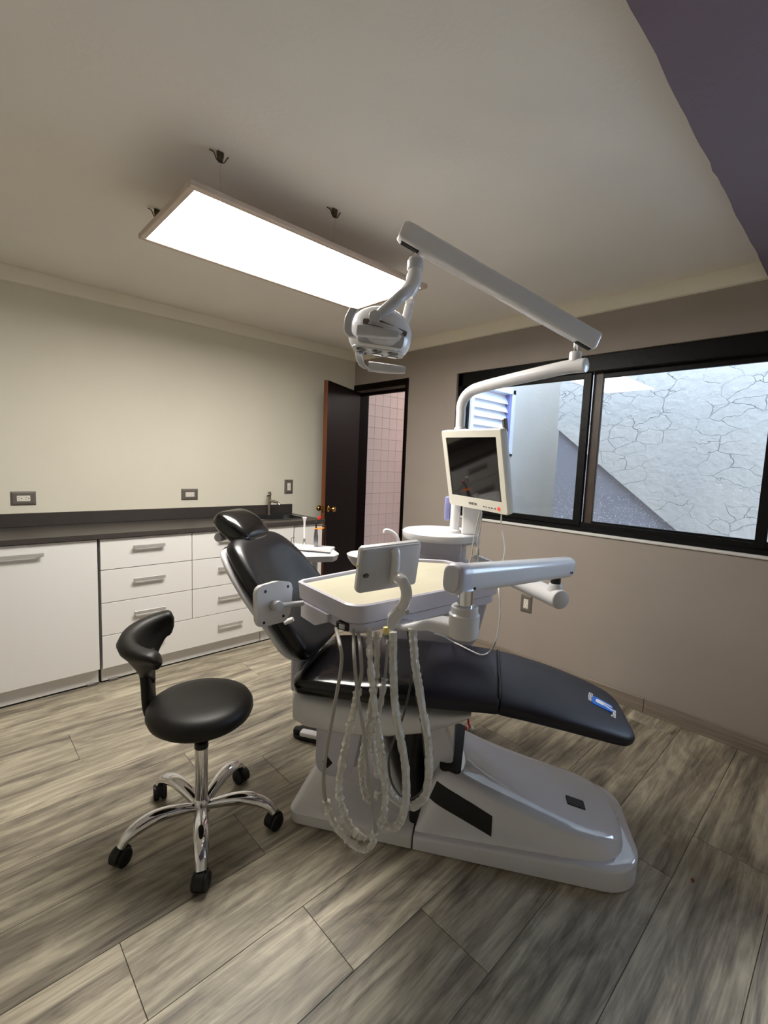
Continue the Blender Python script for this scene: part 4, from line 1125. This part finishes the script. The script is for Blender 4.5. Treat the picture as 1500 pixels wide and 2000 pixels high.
# keypad on a ball arm at the outer end
kp = [V(p) for p in [(0.654,1.214,1.085),(0.795,1.231,1.072),(0.785,1.222,0.944),(0.654,1.195,0.953)]]
kc = sum(kp, V()) / 4
KM = axes(kc, kp[1] - kp[0], kp[0] - kp[3])
kw = ((kp[1] - kp[0]).length + (kp[2] - kp[3]).length) / 4; kh = ((kp[0] - kp[3]).length + (kp[1] - kp[2]).length) / 4
ko = rpoly([(-kw * .92, -kh), (kw * .55, -kh * .88), (kw * .82, -kh * .55), (kw, kh * .92), (kw * .2, kh * 1.05), (-kw, kh * .86)], [.02, .02, .03, .018, .1, .02], 6)
g = G(KM); g.prism(ko, -.020, 0, .005, 3); kpo = obj('keypad', g, plastic_w, dt, label='white rounded keypad seen from behind with four screw holes')
for (a, b) in ((-.55, .62), (.68, .74), (-.62, -.78), (.42, -.62)):
    g = G(KM); g.cyl((a * kw, b * kh, -.002), (a * kw, b * kh, .0008), .0045, 12); obj('screw_hole', g, print_k, kpo)
kb = KM @ V((-.008, -.004, 0)); ke = V([(0.827,1.23,0.993)][0])
g = G(); g.cyl(kb, kb + (KM.to_3x3() @ V((0, 0, 1))) * .03, .016, 24, .003); obj('ball_joint', g, plastic_g, kpo)
g = G(); g.cyl(kb + (KM.to_3x3() @ V((0, 0, 1))) * .018, ke, .0085); obj('stem', g, plastic_g, kpo)
g = G(); 
kk = [(0.794,1.279,0.921),(0.815,1.261,0.934)]
g.tube([kk[0], V(kk[0]) * .4 + V(kk[1]) * .6, kk[1]], [.011, .013, .010], 12, sx=.7); obj('side_lever', g, plastic_w, dt)
# hoses hanging below in long loops; crinkled sleeves wrap the lower lengths
def hose(ctrl, r, m, name='hose', n=10, k=6):
    g = G(); g.tube(cr(ctrl, k), r, n); return obj(name, g, m, dt)
def sleeve(ctrl, r0, wob=.26, k=7, tight=False):
    r0 *= 1.12
    lo_, hi_ = (.92, 1.1) if tight else (.78, 1.28)
    P = cr(ctrl, k)
    g = G(); g.tube(P, [r0 * random.uniform(lo_, hi_) for _ in P], 9, wob=wob); return obj('hose_sleeve', g, sleeve_m, dt, smooth=False)
HR = .0052
h1 = [(0.843,1.07,0.952),(0.788,0.982,0.944),(0.791,0.975,0.91),(0.786,0.973,0.862),(0.774,0.974,0.793),(0.76,0.976,0.71),(0.748,0.977,0.642),(0.741,0.976,0.583),(0.739,0.972,0.542),(0.741,0.965,0.508),(0.746,0.956,0.478),(0.756,0.941,0.444),(0.774,0.919,0.411),(0.796,0.895,0.385),(0.813,0.877,0.376),(0.829,0.863,0.39),(0.837,0.861,0.425),(0.838,0.867,0.469),(0.835,0.88,0.541),(0.83,0.895,0.615),(0.826,0.913,0.711),(0.82,0.928,0.782),(0.817,0.94,0.846),(0.816,0.951,0.914),(0.855,1.001,0.94),(0.868,1.019,0.958)]
hose(h1, HR, hose_m)
sleeve(h1[9:17], .0085)
h2 = [(0.89,1.025,0.951),(0.836,0.95,0.935),(0.836,0.941,0.884),(0.835,0.939,0.853),(0.827,0.941,0.818),(0.819,0.943,0.776),(0.808,0.946,0.721),(0.794,0.95,0.658),(0.782,0.951,0.589),(0.775,0.95,0.534),(0.779,0.94,0.489),(0.787,0.926,0.448),(0.803,0.906,0.415),(0.823,0.885,0.399),(0.843,0.867,0.414),(0.86,0.857,0.449),(0.868,0.856,0.501),(0.87,0.863,0.563),(0.868,0.876,0.638),(0.862,0.891,0.707),(0.858,0.906,0.775),(0.855,0.917,0.843),(0.855,0.928,0.912),(0.888,0.97,0.945),(0.901,0.988,0.959)]
hose(h2, HR, hose_m); sleeve(h2[4:14], .0088); sleeve(h2[14:], .0082, .12)
h3 = [(0.904,0.958,0.96),(0.903,0.95,0.903),(0.898,0.944,0.832),(0.89,0.945,0.781),(0.878,0.946,0.709),(0.865,0.949,0.637),(0.855,0.948,0.569),(0.856,0.94,0.519),(0.861,0.93,0.48),(0.873,0.916,0.467),(0.889,0.906,0.5),(0.89,0.91,0.539),(0.885,0.922,0.588),(0.883,0.931,0.638),(0.889,0.933,0.696),(0.903,0.928,0.753),(0.916,0.927,0.825),(0.924,0.93,0.904),(0.926,0.931,0.929)]
hose(h3, HR * .9, hose_m); sleeve(h3[:5], .0085, .12); sleeve(h3[4:11], .0082); sleeve(h3[11:17], .0085, .15)
h4 = [(0.918,0.904,0.973),(0.916,0.897,0.91),(0.914,0.888,0.837),(0.914,0.879,0.77),(0.917,0.868,0.715),(0.922,0.855,0.659),(0.927,0.841,0.597),(0.928,0.833,0.541),(0.924,0.829,0.485),(0.913,0.833,0.439),(0.897,0.845,0.417),(0.88,0.861,0.424),(0.876,0.869,0.448)]
hose(h4, HR, hose_m); sleeve(h4, .0105, .10, tight=True)
h5 = [(0.98,0.886,0.975),(0.981,0.878,0.922),(0.983,0.867,0.858),(0.988,0.853,0.794),(0.993,0.839,0.73),(0.999,0.825,0.666),(1,0.814,0.602),(0.997,0.809,0.545),(0.989,0.81,0.494),(0.973,0.821,0.469),(0.955,0.837,0.457),(0.934,0.858,0.466),(0.917,0.877,0.483),(0.907,0.889,0.508)]
hose(h5, HR, hose_m); sleeve(h5, .0108, .10, tight=True)
h6 = [(1.012,0.937,0.957),(1.016,0.926,0.905),(1.019,0.915,0.853),(1.016,0.912,0.809),(1.005,0.913,0.741),(0.989,0.919,0.673),(0.968,0.929,0.612),(0.957,0.934,0.567),(0.954,0.931,0.526),(0.959,0.92,0.482),(0.974,0.901,0.449),(0.992,0.881,0.435),(1.012,0.864,0.444),(1.029,0.851,0.474),(1.035,0.853,0.527),(1.034,0.869,0.631),(1.028,0.886,0.705),(1.024,0.898,0.764)]
hose(h6, .0034, hose_dark, n=8)
cupp = [(0.912,0.925,0.983),(0.911,0.923,0.963),(0.91,0.92,0.932),(0.909,0.919,0.926)]
g = G(); g.cyl(cupp[1], cupp[0], .0095, 16, .002); obj('filter_cap', g, yellow_m, dt)
g = G(); g.cyl(cupp[2], cupp[1], .0105, 16, .002, .012); obj('filter_cup', g, clear_m, dt)

# ================================================================== FILM VIEWER on the tray
vr = [V(p) for p in ((.797, .937, 1.217), (.994, .885, 1.228), (1.044, .917, 1.092), (.848, .970, 1.081))]
vs_ = .992
vr = [V((p.x * vs_, p.y * vs_, 1.45 + (p.z - 1.45) * vs_)) for p in vr]
vc_ = sum(vr, V()) / 4
VM = axes(vc_, (vr[1] - vr[0]) + (vr[2] - vr[3]), (vr[0] - vr[3]) * .8 + V((0, 0, .03)))
vw = (vr[1] - vr[0]).length / 2 * .96; vh = .070
fv = thing('film_viewer', 'flat pale blue grey film viewer seen from behind on the instrument table', 'film viewer', vc_ - V((0, 0, .1)))
g = G(VM); g.prism(rpoly([(-vw, -vh), (vw, -vh), (vw, vh), (-vw, vh)], .009, 5), -.022, -.008, .003, 2); obj('front_frame', g, plastic_w, fv)
g = G(VM); g.loft([[(a, b, -.009) for a, b in rpoly([(-vw + .001, -vh + .001), (vw - .001, -vh + .001), (vw - .001, vh - .001), (-vw + .001, vh - .001)], .008, 5)], [(a, b, -.001) for a, b in rpoly([(-vw + .003, -vh + .003), (vw - .003, -vh + .003), (vw - .003, vh - .003), (-vw + .003, vh - .003)], .008, 5)], [(a, b, .002) for a, b in rpoly([(-vw + .018, -vh + .006), (vw - .018, -vh + .006), (vw - .018, vh - .006), (-vw + .018, vh - .006)], .008, 5)]]); vb = obj('back_shell', g, plastic_g, fv, angle=25)
g = G(VM); lg = [(.009 * math.cos(a) - vw + .020, .0065 * math.sin(a) - .012) for a in [2 * PI * k / 20 for k in range(20)]]; g.loft([[(x, y, .0015) for x, y in lg], [(x, y, .0035) for x, y in lg]])
lgo = obj('logo_oval', g, print_k, vb)
g = G(VM); g.loft([[(-vw + .020 + (x + vw - .020) * .8, -.012 + (y + .012) * .8, z) for x, y in lg] for z in (.003, .0037)]); g.box(-vw + .013, -vw + .027, -.0135, -.0115, .003, .0042); obj('logo_face', g, plate_m, vb)
g = G(VM); rib = cr([(.006, .058, -.002), (.008, .045, .006), (.010, .0, .009), (.010, -.045, .006)], 6); g.tube(rib, [.010] + [.013] * (len(rib) - 2) + [.011], 12); obj('spine', g, plastic_w, fv)
stp = [V(p) for p in [(0.892,0.87,1.143),(0.887,0.846,1.14),(0.893,0.837,1.118),(0.9,0.841,1.091),(0.906,0.859,1.06)]]
g = G(); g.tube(cr(stp, 5), [.0155] * 21, 14); obj('bent_stem', g, plastic_w, fv)
ft_ = [V(p) for p in [(0.917,0.889,1.056),(0.896,0.904,1.022),(0.894,0.902,0.992),(0.905,0.89,0.989),(0.937,0.868,1.043)]]
fq = axes(sum(ft_, V()) / 5, ft_[4] - ft_[1], (0, 0, 1))
g = G(fq); pts_ = [(fq.inverted() @ p) for p in ft_]; g.prism(rpoly([(p.x, p.y) for p in pts_][::1], .004, 3), -.02, .012, .002, 1); obj('clamp', g, plastic_w, fv)
g = G(fq); q0 = pts_[0]; q1 = pts_[4]; g.cyl((q0.x + .004, q0.y - .002, .005), (q0.x + .004, q0.y - .002, .020), .008, 16, .001); g.cyl((q1.x - .002, q1.y + .002, .002), (q1.x - .002, q1.y + .002, .018), .007, 16, .001); obj('clamp_knob', g, plastic_g, fv)
g = G(VM); g.cyl((-vw - .004, .014, -.014), (-vw + .002, .014, -.014), .004, 10); obj('switch', g, yellow_m, fv)

# ================================================================== ASSISTANT TRAY and instruments (chair frame)
FRAME = FC
at = thing('assistant_tray', 'small white tray on a post beside the chair back, in front of the sink cabinet', 'tray', (-.17, .66, .5))
ap = rpoly([(-.36, .60), (-.16, .565), (-.045, .635), (-.040, .70), (-.10, .79), (-.36, .80)], [.03, .05, .015, .015, .02, .03], 5)
acx, acy = -.2, .69
sc_ = lambda f: [(acx + (x - acx) * f, acy + (y - acy) * f) for x, y in ap]
g = G(); g.loft([[(x, y, .934) for x, y in sc_(.93)], [(x, y, .965) for x, y in ap], [(x, y, .970) for x, y in sc_(.98)], [(x, y, .969) for x, y in sc_(.86)], [(x, y, .954) for x, y in sc_(.78)]]); obj('tray_dish', g, plastic_w, at, angle=30)
g = G(); g.cyl((-.165, .67, .50), (-.165, .67, .937), .016); obj('post', g, plastic_g, at)
g = G(); g.tube(cr([(-.165, .67, .52), (-.10, .70, .48), (.10, .72, .46), (.262, .72, .47)], 5), .02, 12); obj('support_arm', g, plastic_g, at)
g = G(); g.box(-.36, -.10, .735, .812, .962, .984, .006, 2); obj('holder_rail', g, plastic_w, at)
e1 = thing('saliva_ejector', 'white suction tip upright in the assistant tray, nearer the chair back', 'instrument', (-.262, .755, .984))
g = G(); g.cyl((-.262, .755, .980), (-.262, .755, 1.025), .0065); g.cyl((-.262, .755, .985), (-.262, .755, .998), .010); obj('metal_valve', g, chrome_m, e1)
g = G(); g.lathe([(.005, 0), (.0055, .02), (.0055, .085), (.007, .10), (.011, .112), (.011, .118), (.001, .119)], Matrix.Translation((-.262, .755, 1.024)), 16); obj('suction_tip', g, print_w, e1)
e2 = thing('curing_light', 'curing light with orange shield and red tip standing in the assistant tray', 'instrument', (-.195, .758, .984))
g = G(); g.lathe([(.009, 0), (.012, .03), (.012, .055), (.009, .085), (.008, .10), (.001, .10)], Matrix.Translation((-.195, .758, .982)), 18); obj('grip', g, steel_m, e2)
g = G(); g.lathe([(.001, 0), (.02, .001), (.028, .004), (.001, .006)], Matrix.Translation((-.178, .758, 1.083)) @ Matrix.Rotation(math.radians(-6), 4, 'Y') @ Matrix.Diagonal((1.15, 1, 1, 1)), 24); obj('shield', g, orange_m, e2)
g = G(); g.lathe([(.008, 0), (.0055, .014), (.001, .015)], Matrix.Translation((-.195, .758, 1.066)), 14); obj('collar', g, orange_m, e2)
g = G(); g.tube(cr([(-.195, .758, 1.082), (-.195, .758, 1.112), (-.192, .765, 1.126), (-.183, .763, 1.138)], 4), .0045, 10); obj('light_guide', g, print_k, e2)
g = G(); g.tube([(-.185, .7635, 1.136), (-.180, .7625, 1.143), (-.174, .761, 1.150)], [.0065, .0078, .006], 12); obj('tip_cap', g, red_m, e2)
e3 = thing('wire_hook_rack', 'thin black wire frame standing in the assistant tray behind the instruments', 'rack', (-.25, .775, .98))
g = G(); g.tube(cr([(-.345, .805, .9845), (-.345, .805, 1.070), (-.340, .805, 1.078), (-.332, .805, 1.080), (-.18, .805, 1.096), (-.162, .805, 1.096), (-.156, .805, 1.088), (-.155, .805, .9845)], 4), .0018, 6); obj('wire', g, print_k, e3)
e4 = thing('air_syringe', 'short steel syringe nozzle at the chair back end of the assistant tray', 'instrument', (-.315, .75, .984))
g = G(); g.cyl((-.315, .75, .981), (-.315, .75, 1.005), .006); obj('body', g, chrome_m, e4)
g = G(); g.tube(cr([(-.335, .75, .98), (-.335, .75, 1.015), (-.330, .75, 1.024), (-.315, .75, 1.026)], 4), .002, 6); obj('nozzle', g, steel_m, e4)

# ================================================================== small things on the floor and cables
FRAME = Matrix()
fp = thing('foot_pedal', 'black foot control with white pedal on the floor behind the chair', 'pedal', (1.40, 1.93, 0))
fM = Matrix.Translation((1.345, 1.96, 0)) @ Matrix.Rotation(math.radians(-60), 4, 'Z')
g = G(fM); g.prism(rpoly([(-.05, -.06), (.14, -.06), (.14, .06), (-.05, .06)], [.05, .02, .02, .05], 6), 0, .018, .004, 2); g.box(-.04, .02, -.05, -.01, .018, .05, .01, 2); obj('pedal_base', g, black_gap, fp)
g = G(fM); g.box(.01, .15, -.075, -.03, .03, .055, .008, 2); obj('pedal_bar', g, plastic_w, fp)
vp_ = thing('valve_block', 'cluster of water valves with red and blue fittings on the floor behind the chair', 'valve', (2.05, 1.47, 0))
FRAME = Matrix.Translation((2.035, 1.43, 0))
g = G(); g.box(-.05, .05, -.03, .03, 0, .012, .003, 1); obj('valve_base', g, plastic_g, vp_)
g = G(); g.tube([(.005, 0, .01), (.005, 0, .05), (.005, 0, .075), (.005, 0, .085)], [.020, .022, .020, .008], 16); obj('clear_bowl', g, clear_m, vp_)
g = G(); g.lathe([(.018, 0), (.020, .004), (.020, .022), (.012, .028), (.001, .028)], Matrix.Translation((-.02, -.02, .012)), 16); obj('red_knob', g, red_m, vp_)
g = G(); g.tube(cr([(.03, -.03, .02), (.038, -.012, .03), (.04, -.004, .06), (.04, 0, .095)], 4), .006, 8); obj('red_tube', g, red_m, vp_)
g = G(); g.cyl((.04, 0, .09), (.04, 0, .115), .008); g.lathe([(.014, 0), (.017, .012), (.009, .02), (.001, .02)], Matrix.Translation((.04, -.03, 0)), 14); obj('white_fitting', g, print_w, vp_)
g = G(); g.tube(cr([(-.02, .01, .015), (-.04, .01, .05), (-.045, .01, .085), (-.03, .02, .10)], 4), .007, 8); obj('blue_tube', g, blue_m, vp_)
g = G(); g.tube(cr([(-.06, .05, .006), (-.10, .07, .012), (-.15, .06, .02), (-.18, .03, .014), (-.23, .05, .006)], 5), .005, 8); obj('blue_hose', g, blue_d, vp_)
FRAME = Matrix()
# cables of the monitor
def cable(pts_, r, m, label):
    g = G(); g.tube(cr(pts_, 6), r, 8); o = obj('cable', g, m); o['label'] = label; o['category'] = 'cable'; return o
cable([(1.723,1.079,1.255),(1.79,1.117,1.191),(1.796,1.103,1.135),(1.797,1.096,1.09),(1.789,1.097,1.045),(1.767,1.111,0.992),(1.693,1.049,0.943),(1.685,1.03,0.86),(1.667,1.022,0.777),(1.645,1.021,0.721)] + [(1.699,1.08,0.652),(1.648,1.085,0.652),(1.65,1.139,0.652),(1.661,1.203,0.652),(1.671,1.264,0.652)] + [(1.307,1.027,0.832),(1.223,1.001,0.87)], .0030, cable_w, 'white cable drooping from the monitor onto the black chair seat')
cable([(1.741,1.201,1.258),(1.726,1.205,1.184),(1.713,1.207,1.115),(1.706,1.206,1.058),(1.696,1.21,1.019)], .0028, cable_m, 'grey cable hanging from the monitor in front of the round table')
cd = cable([(1.782,1.216,1.25),(1.773,1.215,1.18),(1.762,1.217,1.121),(1.76,1.213,1.075),(1.76,1.207,1.035),(1.752,1.21,1.005)], .0026, cable_m, 'thin grey cable with an inline connector below the monitor')
cl_ = [(1.76,1.214,1.086),(1.76,1.209,1.054)]
g = G(); g.cyl(cl_[0], cl_[1], .0065, 10, .001); oo = obj('connector', g, cable_m); oo.parent = cd
cable([(1.792,1.239,1.084),(1.771,1.259,1.088),(1.745,1.282,1.067),(1.728,1.293,1.033),(1.725,1.291,1)], .0022, cable_m, 'looped grey cable beside the pole under the round table')
lf = G(); lf.loft([[(1.905 + a * .012, .305 + b, .0015 + z) for a, b, z in ((-1, 0, 0), (-.3, -.004, .004), (.6, -.002, .003), (1, 0, 0), (.5, .004, .002), (-.4, .005, .003))], [(1.905 + a * .012, .305 + b, .001 + z) for a, b, z in ((-1, 0, 0), (-.3, -.004, .001), (.6, -.002, .0), (1, 0, 0), (.5, .004, 0), (-.4, .005, 0))]])
o = obj('dry_leaf', lf, leaf_m); o['label'] = 'tiny dry brown leaf on the grey planks near the chair base'; o['category'] = 'leaf'
